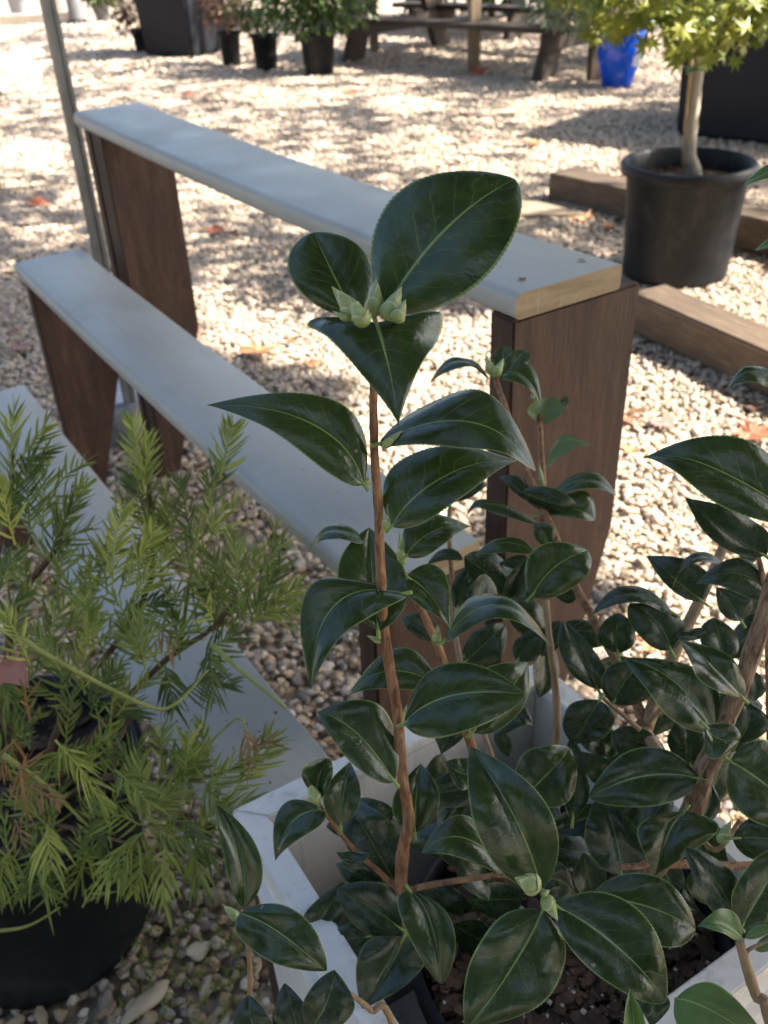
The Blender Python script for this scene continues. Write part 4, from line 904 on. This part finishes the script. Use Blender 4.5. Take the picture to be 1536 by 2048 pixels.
# ------------------------------------------------------------------ potted maple
MC = Vector((1.072, 3.21, 0))
maple = thing('potted_maple', MC, 'small standard maple with yellow-green leaves in a big round black pot', 'tree')
nursery_pot(maple, (MC.x, MC.y, -.004), .178, .205, .385, lip=.022, n=72)
soil(maple, (MC.x, MC.y), .188, .315, 350, 20, 9, .010)
def at_y(px, py, Y):
    v = CF+CR*((px-768)/F)+CU*((1024-py)/F); return CP+v*(Y/v.y)
mb = MB(); tube(mb, [at_y(1392, 338, 3.21)-Vector((0, 0, .03)), at_y(1384, 330, 3.21), at_y(1378, 300, 3.21), at_y(1388, 200, 3.21), at_y(1398, 100, 3.21), at_y(1402, 0, 3.21), at_y(1400, -160, 3.21)], .026, .016, 12, 8, .2)
for a in range(7):
    t = at_y(1400, -40-a*18, 3.21); q = Vector((math.cos(a*2.4), math.sin(a*2.4), .5))
    tube(mb, [t, t+q*.15, t+q*.36+Vector((0, 0, .05)), t+q*.5+Vector((0, 0, -.02))], .011, .004, 6, 4, .2)
mb.build('trunk', M_mapletrunk, maple, smooth=True)
mb = MB(); tube(mb, [at_y(1366, 336, 3.2), at_y(1372, 240, 3.2), at_y(1382, 130, 3.19), at_y(1388, 20, 3.19)], .006, .005, 6, 3); mb.build('stake', M_twig, maple, smooth=True)
mb = MB(); c = at_y(1391, 137, 3.21); tube(mb, [c+Vector((.028*math.cos(a), .028*math.sin(a), .002*math.sin(a*3))) for a in np.linspace(0, 6.3, 14)], .004, .004, 6, 2); tube(mb, [c+Vector((-.02, -.022, 0)), c+Vector((-.035, -.03, -.012)), c+Vector((-.03, -.03, .012)), c+Vector((-.018, -.026, .0))], .003, .003, 5, 3); mb.build('plastic_tie', M_tie, maple, smooth=True)
def palmate(mb, p, n, r, tw, rg, lobes=7, droop=.25, cup=.0):
    n = n.normalized(); a = n.cross(Vector((math.cos(tw), math.sin(tw), .3))).normalized(); b = n.cross(a)
    vs = [p+n*.0]; K = lobes*2
    for k in range(K+1):
        an = -2.5+5.0*k/K; odd = k % 2
        L_ = r*(1-.30*abs(an)/2.5)*(1. if odd else .46)*rg.uniform(.88, 1.1)
        v = a*math.cos(an)+b*math.sin(an)
        vs.append(p+v*L_-n*(L_*L_/r*droop*rg.uniform(.3, 1.6))+n*cup*L_)
    mb.add(vs, [(0, k, k+1) for k in range(1, K+1)], sh=rg.random())
rm = random.Random(21); mb = MB(); cc = Vector((1.08, 3.2, 1.03)); rad = Vector((.62, .56, .34))
for k in range(2600):
    v = Vector((rm.gauss(0, 1), rm.gauss(0, 1), rm.gauss(0, 1))).normalized()*rm.uniform(.55, 1.0)
    if noise.noise(v*2.3) < .0: continue
    p = cc+Vector((v.x*rad.x, v.y*rad.y, v.z*rad.z))
    palmate(mb, p, v*.8+Vector((rm.uniform(-.5, .5), rm.uniform(-.8, .2), .9)), rm.uniform(.030, .055), rm.uniform(0, 6.28), rm)
mb.build('crown', M_mapleleaf, maple, shade=True)

# ------------------------------------------------------------------ timbers on the ground
def timber(a, b, wdt, h, name, label, z=0, m_=M_timber, grp=None):
    ax = (b-a); ln = ax.length; an = math.atan2(ax.y, ax.x)
    t = thing(name, (a.x, a.y, 0), label, 'timber', grp)
    mb = MB(); mb.box((0, 0, z), (ln, wdt, h+z)); 
    xf = Matrix.Translation((a.x, a.y, 0)) @ Matrix.Rotation(an, 4, 'Z')
    mb.build('beam', m_, t, bevel=.006, xf=xf)
    return t
a = Vector((.79, 4.21, 0)); b = Vector((1.92, 2.70, 0)); timber(a, b, .15, .125, 'landscape_timber', 'weathered square timber lying on the gravel behind the potted maple')
a = Vector((.775, 2.69, 0)); b = a+Vector((.443, -.897, 0))*1.5; timber(a, b, .135, .125, 'landscape_timber', 'brown square timber lying on the gravel right of the bench leg')
a = G(-60, 55); b = G(164, 47); timber(a, b, .14, .13, 'landscape_timber', 'bleached pale timber kerb far off at the upper left', m_=simple('pale_kerb_wood', (.42, .38, .31), (.6, .55, .46), 8, .85))

# ------------------------------------------------------------------ dark square container at the right
def tapered(name, corner, dirx, w, d, h, flare, label, m_, cat='container'):
    dx = dirx.normalized(); dy = Vector((-dx.y, dx.x, 0)); t = thing(name, corner, label, cat)
    mb = MB(); prof = [(0, 0), (1, 0), (1, 1), (0, 1)]
    def ring(z, f, ins=0):
        return [corner+dx*((x*w)+(x*2-1)*(f-ins))+dy*((y*d)+(y*2-1)*(f-ins))+Vector((0, 0, z)) for x, y in prof]
    R_ = [ring(0, 0), ring(h, flare), ring(h, flare, .04), ring(h*.55, flare*.5, .05)]
    vs = sum(R_, []); fs = [(0, 3, 2, 1)]+[(i*4+j, i*4+(j+1) % 4, (i+1)*4+(j+1) % 4, (i+1)*4+j) for i in range(3) for j in range(4)]+[(12, 13, 14, 15)]
    mb.add(vs, fs); mb.build('body', m_, t, bevel=.02, seg=3)
    mb = MB(); r0, r1 = ring(h-.05, flare+.012), ring(h+.004, flare+.016); r2, r3 = ring(h+.004, flare-.03), ring(h-.03, flare-.032)
    mb.add(r0+r1+r2+r3, [(i*4+j, i*4+(j+1) % 4, (i+1)*4+(j+1) % 4, (i+1)*4+j) for i in range(3) for j in range(4)]); mb.build('rim', m_, t, bevel=.006)
    return t
a = G(1350, 270); b = G(1536, 290)
tapered('square_container', a, b-a, .95, .9, .80, .035, 'large black square container standing right of the maple trunk', M_bin)
a = G(292, 113); b = G(398, 116)
tapered('square_container', a, (b-a), .56, .6, 1.05, .06, 'big charcoal square planter at the top left beyond the bench', M_bin)

# ------------------------------------------------------------------ far pots and shrubs
def foliage(mb, c, rad, n, sz, rg, thin=.35, droop=.3):
    for k in range(n):
        v = Vector((rg.gauss(0, 1), rg.gauss(0, 1), rg.gauss(0, 1))).normalized()*rg.uniform(.2, 1)
        if noise.noise(v*2.2+c) < -.15: continue
        p = c+Vector((v.x*rad[0], v.y*rad[1], v.z*rad[2])); d = (v+Vector((rg.uniform(-.7, .7), rg.uniform(-.7, .7), rg.uniform(-.6, .6)))).normalized()
        s_ = sz*rg.uniform(.6, 1.3); wv = d.cross(Vector((rg.uniform(-1, 1), rg.uniform(-1, 1), 1))).normalized()*s_*thin
        mb.add([p, p+d*s_*.5+wv, p+d*s_-Vector((0, 0, s_*droop)), p+d*s_*.5-wv], [(0, 1, 2, 3)], sh=rg.random())
def potted(px, py, wtop, h, label, m_, rad, name='potted_shrub', n=900, sz=.05, dz=.0, potm=M_blackpot, thin=.35, seed=1, grp=None, twigs=8, off=0):
    g_ = G(px, py); g_ = Vector((g_.x, g_.y+wtop*.42, 0)); rg = random.Random(seed)
    t = thing(name, g_, label, 'potted shrub', grp); nursery_pot(t, (g_.x, g_.y, -.004), wtop*.38, wtop*.48, h, potm, lip=.014, n=40)
    mb = MB(); c = g_+Vector((off, 0, h+rad[2]*.8+dz))
    for k in range(twigs):
        a = rg.uniform(0, 6.28); q = Vector((math.cos(a)*rad[0]*.6, math.sin(a)*rad[1]*.6, 0))
        tube(mb, [g_+Vector((0, 0, h*.8)), g_+Vector((0, 0, h))+q*.4+Vector((0, 0, .08)), c+q+Vector((0, 0, rad[2]*.4))], .006, .003, 5, 4)
    mb.build('stems', M_ybark, t, smooth=True)
    mb = MB(); foliage(mb, c, rad, n, sz, rg, thin); mb.build('foliage', m_, t, shade=True)
    mb = MB(); lathe(mb, [(0, h*.86), (wtop*.44, h*.84)], 24, (g_.x, g_.y, 0)); mb.build('soil', M_soil, t)
    return t
potted(462, 131, .21, .27, 'small russet shrub in a black pot, leftmost of the far pots beside the charcoal planter', M_shrubr, (.26, .2, .24), seed=2, n=1300, sz=.04)
potted(532, 142, .24, .28, 'loose green shrub in a black pot with white smears, middle of the far pots', M_shrubg, (.34, .2, .30), seed=3, sz=.05)
potted(638, 151, .31, .31, 'bushy green shrub with reddish twigs in the nearest of the far black pots', M_shrubg, (.55, .28, .34), seed=4, n=2400, sz=.06)
potted(284, 103, .20, .2, 'brown and olive shrub in a low black pot left of the charcoal planter', M_shrubr, (.22, .18, .26), seed=5, sz=.045, off=-.12)
potted(203, 43, .22, .22, 'far grey pot with a bright lime green plant', M_shrubg, (.30, .2, .22), seed=6, sz=.08, potm=simple('grey_pot', (.10, .105, .12), (.17, .175, .19), 6, .5))
potted(38, 30, .42, .36, 'wide blue-grey pot at the far upper left corner', M_shrubg, (.3, .25, .25), seed=7, potm=simple('blue_grey_pot', (.22, .24, .28), (.30, .32, .37), 5, .4))
potted(-45, 392, .22, .25, 'sparse twiggy shrub in a dark pot cut off by the left edge', M_shrubg, (.26, .2, .20), seed=8, n=180, sz=.035, twigs=12, name='twiggy_shrub')
# bollard
g_ = G(156, 47); t = thing('bollard', g_, 'short dark grey round bollard at the end of the pale kerb', 'bollard')
mb = MB(); lathe(mb, [(.10, 0), (.10, .30), (.09, .33), (0, .34)], 20, g_); mb.build('body', simple('bollard_paint', (.10, .10, .11), (.15, .15, .16), 5, .6), t, smooth=True); mb = MB(); lathe(mb, [(.115, 0), (.115, .05), (.10, .055)], 20, g_); mb.build('collar', M_bin, t, smooth=True)
# wire rack far left
g_ = G(125, 40); t = thing('wire_rack', g_+Vector((0, .5, 0)), 'low dark wire rack standing behind the pale kerb', 'rack'); mb = MB()
for k in range(5): tube(mb, [g_+Vector((-.35+.2*k, .5, 0)), g_+Vector((-.35+.2*k, .5, .5))], .010, .010, 5, 1)
for z in (.25, .48): tube(mb, [g_+Vector((-.37, .5, z)), g_+Vector((.47, .5, z))], .010, .010, 5, 1)
mb.build('wires', M_bin, t)
# blue glazed pot
g_ = G(1240, 177); g_ = Vector((g_.x, g_.y+.11, 0)); t = thing('blue_pot', g_, 'bright blue glazed pot with a silvery leafy shrub and a hanging pale tag', 'potted shrub')
mb = MB(); lathe(mb, [(0, .0), (.098, .0), (.105, .01), (.135, .12), (.158, .22), (.165, .29), (.162, .325), (.172, .335), (.172, .348), (.155, .352), (.15, .33), (.14, .25)], 48, g_); mb.build('pot', M_blueglaze, t, smooth=True)
mb = MB(); lathe(mb, [(0, .31), (.15, .30)], 24, g_); mb.build('soil', M_soil, t)
rg = random.Random(31); mb = MB()
for k in range(9):
    e = Vector((rg.uniform(-.5, .15), rg.uniform(-.15, .3), rg.uniform(.25, .6)))
    tube(mb, [g_+Vector((0, 0, .3)), g_+e*.5+Vector((0, 0, .4)), g_+e+Vector((0, 0, .35))], .009, .004, 5, 4)
mb.build('stems', M_twig, t, smooth=True)
mb = MB(); foliage(mb, g_+Vector((-.34, .12, .64)), (.40, .28, .30), 3000, .05, rg, .28); mb.build('foliage', M_shrubs, t, shade=True)
mb = MB(); a = g_+Vector((.075, -.19, .17)); mb.box((-.02, -.002, 0), (.02, .002, .15), M=Matrix.Translation(a) @ Matrix.Rotation(.15, 4, 'Y')); mb.box((-.026, -.003, -.02), (.026, .003, .045), M=Matrix.Translation(a) @ Matrix.Rotation(.15, 4, 'Y')); tube(mb, [a+Vector((0, 0, .15)), a+Vector((0, .05, .2)), g_+Vector((.05, -.1, .4))], .002, .002, 4, 3); mb.build('plant_tag', M_tag, t)

# ------------------------------------------------------------------ picnic tables
def picnic_table(a, b, label, back=1.0, ext=.25, H0=.45):
    ax = (b-a); ax.z = 0; ax.normalize(); by = Vector((-ax.y, ax.x, 0)); ln = (b-a).length+ext; o = Vector((b.x, b.y, 0))-ax*ln
    t = thing('picnic_table', o+ax*ln/2+by*.7, label, 'picnic table')
    xf = Matrix.Identity(4)
    for i in range(3): xf[i][0] = ax[i]; xf[i][1] = by[i]; xf[i][2] = (0, 0, 1)[i]; xf[i][3] = o[i]
    for y0 in (0, 1.22):
        mb = MB(); mb.box((0, y0, H0-.04), (ln, y0+.125, H0)); mb.box((0, y0+.135, H0-.04), (ln, y0+.26, H0)); mb.build('seat', M_tablewood, t, bevel=.004, xf=xf)
    mb = MB()
    for k in range(5): mb.box((0, .40+k*.137, H0+.22), (ln, .40+k*.137+.13, H0+.26))
    mb.build('tabletop', M_tablewood, t, bevel=.004, xf=xf)
    for x in (.18, ln-.22) if ln < 2.2 else (.5, ln-.25):
        for y1, y0 in ((.14, .36), (1.34, 1.12)):
            mb = MB(); w_ = .10*(1 if y1 < y0 else -1); e0, e1 = Vector((0, y1, 0)), Vector((0, y0, H0+.218))
            vs = [Vector((x+dx, y+dy, z)) for dx in (0, .07) for (y, dy, z) in ((e0.y, -.11, 0), (e0.y, .11, 0), (e1.y, .11, H0+.218), (e1.y, -.11, H0+.218))]
            mb.add(vs, [(0, 3, 2, 1), (4, 5, 6, 7), (0, 1, 5, 4), (1, 2, 6, 5), (2, 3, 7, 6), (3, 0, 4, 7)]); mb.build('leg', M_tablewood, t, bevel=.003, xf=xf)
        mb = MB(); mb.box((x+.072, .02, H0-.16), (x+.112, 1.46, H0-.045)); mb.build('crossbeam', M_tablewood, t, bevel=.003, xf=xf)
picnic_table(G(640, 122), G(1112, 168), 'dark brown picnic table whose front seat runs behind the far black pots', ext=.25, H0=.36)
picnic_table(G(640, 55), G(1040, 84), 'second dark picnic table just beyond the first at the top edge')
for px, py, w_, lab in ((750, 104, .075, 'pale square wooden post left of the picnic table legs'), (950, 145, .085, 'pale square wooden post standing in front of the picnic table'), (1191, 163, .085, 'brown wooden post left of the blue pot')):
    g_ = G(px, py); t = thing('wooden_post', g_, lab, 'post')
    mb = MB(); mb.box((-w_/2, 0, -.02), (w_/2, w_, 2.3), M=Matrix.Translation(g_) @ Matrix.Rotation(.2, 4, 'Z')); mb.build('shaft', M_post if px < 1000 else M_timber, t, bevel=.005)
    mb = MB(); mb.box((-w_/2-.01, -.01, 2.3), (w_/2+.01, w_+.01, 2.33), M=Matrix.Translation(g_) @ Matrix.Rotation(.2, 4, 'Z')); mb.build('cap', M_post, t)
# dark evergreen hedge far behind the tables
t = thing('hedge', (3, 12.3, 0), 'dark green hedge far behind the picnic tables', 'hedge'); mb = MB(); rg = random.Random(44)
for k in range(9): foliage(mb, Vector((.9+k*.62, 12.3+rg.uniform(-.2, .2), .75)), (.6, .4, .8), 420, .12, rg, .45)
mb.build('foliage', M_shrubg, t, shade=True)
mb = MB()
for k in range(9): tube(mb, [Vector((.9+k*.62, 12.3, 0)), Vector((.95+k*.62, 12.3, .8))], .035, .02, 6, 2)
mb.build('stems', M_ybark, t)

# ------------------------------------------------------------------ stones and fallen leaves
def stone(name, c, r, label, m_, seed=0, rot=0, cat='stone'):
    bm = bmesh.new(); bmesh.ops.create_icosphere(bm, subdivisions=4, radius=1)
    for v in bm.verts:
        k = 1+.28*noise.noise(v.co*1.3+Vector((seed, 0, 0)))+.07*noise.noise(v.co*5+Vector((seed, 0, 0))); v.co = Vector((v.co.x*r[0]*k, v.co.y*r[1]*k, v.co.z*r[2]*k))
    me = bpy.data.meshes.new(name); bm.to_mesh(me); bm.free(); me.materials.append(m_); me.polygons.foreach_set('use_smooth', [True]*len(me.polygons))
    o = bpy.data.objects.new(name, me); COL.objects.link(o); o.location = c; o.rotation_euler[2] = rot; return tag(o, label, cat)
stone('rock', G(262, 895)+Vector((0, .05, .03)), (.075, .07, .06), 'rough grey rock under the far end of the middle plank', M_rock, 3, cat='rock')
stone('flat_stone', G(295, 2014)+Vector((0, 0, .012)), (.032, .011, .006), 'long flat buff stone on the gravel beside the black yew pot', simple('buff_stone', (.42, .34, .23), (.55, .46, .33), 30, .7), 5, rot=.75)
sl_ = MB(); c = G(268, 815); sl_.box((-.11, -.06, -.01), (.09, .10, .022), M=Matrix.Translation(c+Vector((0, .05, 0))) @ Matrix.Rotation(.3, 4, 'Z'))  # added flat piece standing in for a bluish patch on the gravel
tag(sl_.build('flat_piece', M_bluepatch, bevel=.005), 'added pale blue-grey flat piece under the middle plank', 'slab')
sl_ = MB(); c = G(1085, 425); sl_.box((-.22, -.10, -.01), (.22, .12, .018), M=Matrix.Translation(c) @ Matrix.Rotation(-.2, 4, 'Z'))
tag(sl_.build('flat_piece', simple('tan_slab', (.20, .155, .105), (.28, .22, .155), 12, .9), bevel=.005), 'flat tan slab behind the top plank near the timber end', 'slab')
def fallen(pos, r, m_, label, tw, n=Vector((0, 0, 1)), seed=0, grp=None):
    rg = random.Random(seed); mb = MB(); n = n.normalized(); a = n.cross(Vector((math.cos(tw), math.sin(tw), .1))).normalized(); b = n.cross(a)
    vs = [Vector((0, 0, 0))]; lob = [(0, .30), (.35, .42), (.55, .78), (.72, .45), (.95, .5), (1.15, .95), (1.38, .5), (1.62, .62), (1.85, .98+.1*rg.random()), (2.1, .55)]
    ring = []
    for k, (an, L_) in enumerate(lob+[(3.14, 1.12)]+[(6.28-an, L_) for an, L_ in lob[::-1]][:-1]):
        ang = an; v = a*math.cos(ang)+b*math.sin(ang); L2 = r*L_*rg.uniform(.88, 1.1); ring.append(v*L2+n*(rg.uniform(.02, .22)*L2+.10*L2*math.sin(ang*3+seed)))
    mid = [v*.5-n*.03*r+n*rg.uniform(-.02, .04)*r for v in ring]; k = len(ring)
    vs = [Vector((0, 0, 0))]+mid+ring
    fs = [(0, 1+i, 1+(i+1) % k) for i in range(k)]+[(1+i, 1+k+i, 1+k+(i+1) % k, 1+(i+1) % k) for i in range(k)]
    base = pos+n*.010
    mb.add([base+v for v in vs], fs)
    pt = [base+a*r*.1, base+a*r*.5+n*.004, base+a*r*.9+b*r*.15+n*.008]; tube(mb, pt, .0011, .0009, 5, 3)
    o = mb.build('fallen_leaf', m_, None); tag(o, label, 'fallen leaf', grp); return o
FL = [(515,707,42,M_fallo,'curled orange maple leaf on sunlit gravel behind the middle plank'),(625,733,20,M_fallo,'small orange leaf right of the larger orange maple leaf'),(434,464,22,M_fallr,'dark red leaf on the gravel between the top two planks'),(392,662,20,M_fallp,'faded pinkish leaf right of the far tall bench leg'),
 (1500,872,46,M_fallr,'large red maple leaf on gravel at the right edge'),(1322,856,34,M_fallp,'pale pink leaf just left of the large red maple leaf'),(1262,907,18,M_fallo,'small orange-brown leaf right beside the near bench leg'),(1296,1128,20,M_fallo,'upright orange leaf on bright gravel behind the camellia'),
 (1302,1292,30,M_fallo,'orange leaf seen between the dark camellia leaves'),(1062,290,24,M_fallo,'orange leaf on gravel left of the potted maple'),(1170,440,24,M_fallo,'tan orange leaf in front of the far timber'),(1215,455,14,M_fallo,'tiny orange leaf beside the black maple pot'),
 (955,146,24,M_fallr,'dark red leaf at the foot of a pale wooden post'),(75,410,20,M_fallr,'red leaf on the gravel left of the metal post'),(102,415,12,M_fallb,'small brown leaf near the metal post'),(930,232,22,M_fallp,'pink leaf on shaded gravel in front of the picnic table'),
 (942,283,16,M_fallp,'small faded leaf between top plank and picnic table'),(190,110,0,M_fallb,''),(380,192,14,M_fallr,'small red leaf just beyond the far end of the top plank'),(40,700,26,M_fallp,'purplish leaf on gravel left of the far middle leg'),(52,560,14,M_fallb,'brown leaf beside the far end of the middle plank'),(470,470,14,M_fallb,'brown speck of leaf on gravel below the top plank'),
 (700,185,16,M_fallr,'red leaf on bright gravel below the far black pots'),(1250,372,16,M_fallb,'')]
for k, (x, y, s_, m_, lab) in enumerate(FL):
    if not s_: continue
    if not lab: continue
    p = G(x, y, .006); d = PX(p)[2]
    fallen(p, s_*d/F*1.15, m_, lab, k*1.7, Vector((.15*math.sin(k*3), .15*math.cos(k*5)-.12, 1)), k)
rg = random.Random(77); k = 0
while k < 55:
    x, y = rg.uniform(0, 1536), rg.uniform(60, 900)
    p = G(x, y, .006); d = PX(p)[2]
    if d < 2.2: continue
    k += 1
    fallen(p, rg.uniform(.014, .034), rg.choice((M_fallb, M_fallr, M_fallb, M_fallp, M_fallo)), 'small dry autumn leaf lying on the open gravel yard', k*1.3, Vector((.2*math.sin(k), .2*math.cos(k), 1)), k+50, 'dry leaves scattered over the gravel')
p = P(682, 1493, 0); v = CF+CR*((684-768)/F)+CU*((1024-1492)/F); z_ = LO.z; p = CP+v*((z_+.004-H)/v.z)
fallen(p, .021, M_fallr, 'brownish red leaf lying at the near end of the lowest plank', 2.2, Vector((0, 0, 1)), 91)
fallen(P(20, 1335, .90), .026, M_fallp, 'dusty pink maple leaf caught in the needles of the yew', 1.0, (CP-P(35, 1330, .86)), 92)
# small weeds in the near gravel
mb = MB(); rg = random.Random(12)
for k in range(170):
    p = G(rg.uniform(240, 520), rg.uniform(1790, 2048), .004)
    for q in range(4):
        d = Vector((rg.uniform(-1, 1), rg.uniform(-1, 1), rg.uniform(.3, 1.2))).normalized()*rg.uniform(.006, .018); wv = d.cross(Vector((0, 0, 1))).normalized()*.0012
        mb.add([p-wv, p+wv, p+d], [(0, 1, 2)], sh=rg.random())
tag(mb.build('weeds', M_ndl, None, shade=True), 'tiny green weeds sprouting between the near pebbles', 'weeds', kind='stuff')

# ------------------------------------------------------------------ unseen trees added to dapple the yard, crowns shaped by the lit mask
LIT = [(700,640,340,110,1.0),(840,880,190,190,1.0),(560,620,200,60,1.),(480,590,110,70,.8),(1000,700,120,150,1.),(1390,900,260,420,1.),(1500,1500,260,520,1.),(1250,1300,190,120,.8),(1420,610,200,70,.9),(1150,300,120,26,1.),(820,212,75,16,1.),(1130,205,120,12,.9),(430,255,120,26,.5),(620,420,160,60,.45),(480,400,140,60,.35),
       (45,130,50,38,1.),(60,310,70,35,1.),(200,118,110,14,.7),(330,160,100,10,.5),(100,30,140,18,1.),(100,470,60,30,.5),(1300,330,120,30,.6),(1480,560,80,60,1.),(980,240,120,12,.5),(700,300,160,18,.4),(880,330,90,20,.5)]
def lit(x, y):
    q = Vector((x, y, 0)); 
    X, Y, d = PX(q)
    if d < .3 or y < .2: return 0.
    if X < -40 and Y > 380: return .0
    v = 0.
    for cx, cy, rx, ry_, a in LIT:
        e = ((X-cx)/rx)**2+((Y-cy)/ry_)**2
        v = max(v, a*min(1, max(0, 2.6-2.0*e)))
    if Y < 560:
        n_ = noise.noise(Vector((x*.9, y*.7, 5)))+.5*noise.noise(Vector((x*2.6, y*2.2, 9)))
        v = max(v, min(.8, max(.12, .38+.62*n_)))
    e = ((X-1150)/190)**2+((Y-500)/75)**2
    if e < 1: v = min(v, .12)
    if X > 1600 and Y > 300: v = max(v, .85)
    if Y < -60: v = .55
    return v
tanE = math.tan(SUN_EL); hd = Vector((math.sin(SUN_AZ), math.cos(SUN_AZ), 0))
rc = random.Random(99); crowns = [MB(), MB()]
XA, XB, YA, YB = -4.2, 5.2, -1.3, 13.5
for k in range(int((XB-XA)*(YB-YA)*330)):
    x, y = rc.uniform(XA, XB), rc.uniform(YA, YB)
    v = lit(x, y)
    if rc.random() < v**.6: continue
    for _ in range((9 if y < 1.3 and -1.6 < x < .4 else 5) if v < .01 else 2):
     if _:
        x += rc.uniform(-.18, .18); y += rc.uniform(-.18, .18)
        if rc.random() < lit(x, y)**.6: continue
     z = rc.uniform(3.6, 6.2); p = Vector((x, y, 0))+hd*(z/tanE); p.z = z
     n_ = Vector((rc.gauss(0, 1), rc.gauss(0, 1), rc.gauss(0, 1)+.8)).normalized(); a = n_.cross(Vector((rc.random(), rc.random(), .2))).normalized(); b = n_.cross(a); s_ = rc.uniform(.04, .085)
     crowns[0 if y < 5 else 1].add([p+a*s_, p+b*s_*.7, p-a*s_*1.1, p-b*s_*.7], [(0, 1, 2, 3)], sh=rc.random())
for i, (tx, ty, lab) in enumerate(((7.2, 3.4, 'unseen tall tree added right of the yard to shade it, nearer of the two'), (9.5, 12.5, 'unseen tall tree added right of the yard to shade it, farther of the two'))):
    t = thing('added_shade_tree', (tx, ty, 0), lab, 'tree'); mb = MB()
    tube(mb, [Vector((tx, ty, -.1)), Vector((tx+.05, ty, 2)), Vector((tx-.1, ty+.1, 4.2)), Vector((tx-.3, ty+.1, 6.2))], .2, .07, 12, 6, .2)
    nl = 0
    for q in range(200):
        if nl > 9: break
        e = Vector((tx+rc.uniform(-4, 1), (rc.uniform(-1, 6) if i == 0 else rc.uniform(7, 14)), rc.uniform(4.4, 6))); st = Vector((tx-.05, ty, rc.uniform(2.6, 4.6))); md = st.lerp(e, .5)+Vector((0, 0, .3))
        if max(lit(*(w_-hd*(w_.z/tanE)).xy) for w_ in [st.lerp(md, f_/5) for f_ in range(6)]+[md.lerp(e, f_/5) for f_ in range(6)]) > .5: continue
        nl += 1; tube(mb, [st, md, e], .06, .012, 7, 5, .2)
    mb.build('trunk', M_barkold, t, smooth=True); crowns[i].build('crown', M_canopy, t, shade=True)

# trees standing round the yard behind and beside the viewer
for i, (tx, ty, hh, rr, lab) in enumerate(((-6.5, -3.5, 6.0, 2.0, 'leafy tree behind the viewer at the far left'), (-2.6, -5.0, 7.5, 2.4, 'tall leafy tree behind the viewer, left of centre'), (1.6, -6.0, 7.0, 2.3, 'tall leafy tree straight behind the viewer'),
        (5.5, -4.5, 7.5, 2.5, 'leafy tree behind the viewer at the right'), (-9.5, 3.5, 6.0, 1.9, 'leafy tree beyond the left edge of the yard'), (-7.5, 8.5, 7.5, 2.6, 'leafy tree beyond the left edge, farther up the yard'))):
    t = thing('yard_tree', (tx, ty, 0), lab, 'tree'); mb = MB()
    tube(mb, [Vector((tx, ty, -.1)), Vector((tx+.1, ty, 2)), Vector((tx-.1, ty, hh*.75))], .18, .06, 10, 5, .2)
    for q in range(6):
        e = Vector((tx+rc.uniform(-1.6, 1.6), ty+rc.uniform(-1.6, 1.6), rc.uniform(2.2, hh*.9))); st = Vector((tx, ty, rc.uniform(1.2, hh*.5))); tube(mb, [st, st.lerp(e, .5)+Vector((0, 0, .2)), e], .06, .015, 6, 4, .2)
    mb.build('trunk', M_barkold, t, smooth=True)
    mb = MB(); foliage(mb, Vector((tx, ty, hh*.56)), (rr*1.15, rr*.9, hh*.44), 5600, .26, rc, .5); mb.build('crown', M_canopy, t, shade=True)

g_ = G(500, 108); t = thing('plant_sign', g_, 'small beige card on a stake between the far black pots', 'sign'); mb = MB()
mb.box((-.12, -.004, .20), (.12, .004, .37), M=Matrix.Translation(g_)); mb.build('card', simple('beige_card', (.42, .34, .27), (.52, .43, .35), 9, .7), t)
mb = MB(); tube(mb, [g_+Vector((0, .008, 0)), g_+Vector((0, .008, .3))], .006, .006, 6, 1); mb.build('stake', M_twig, t)
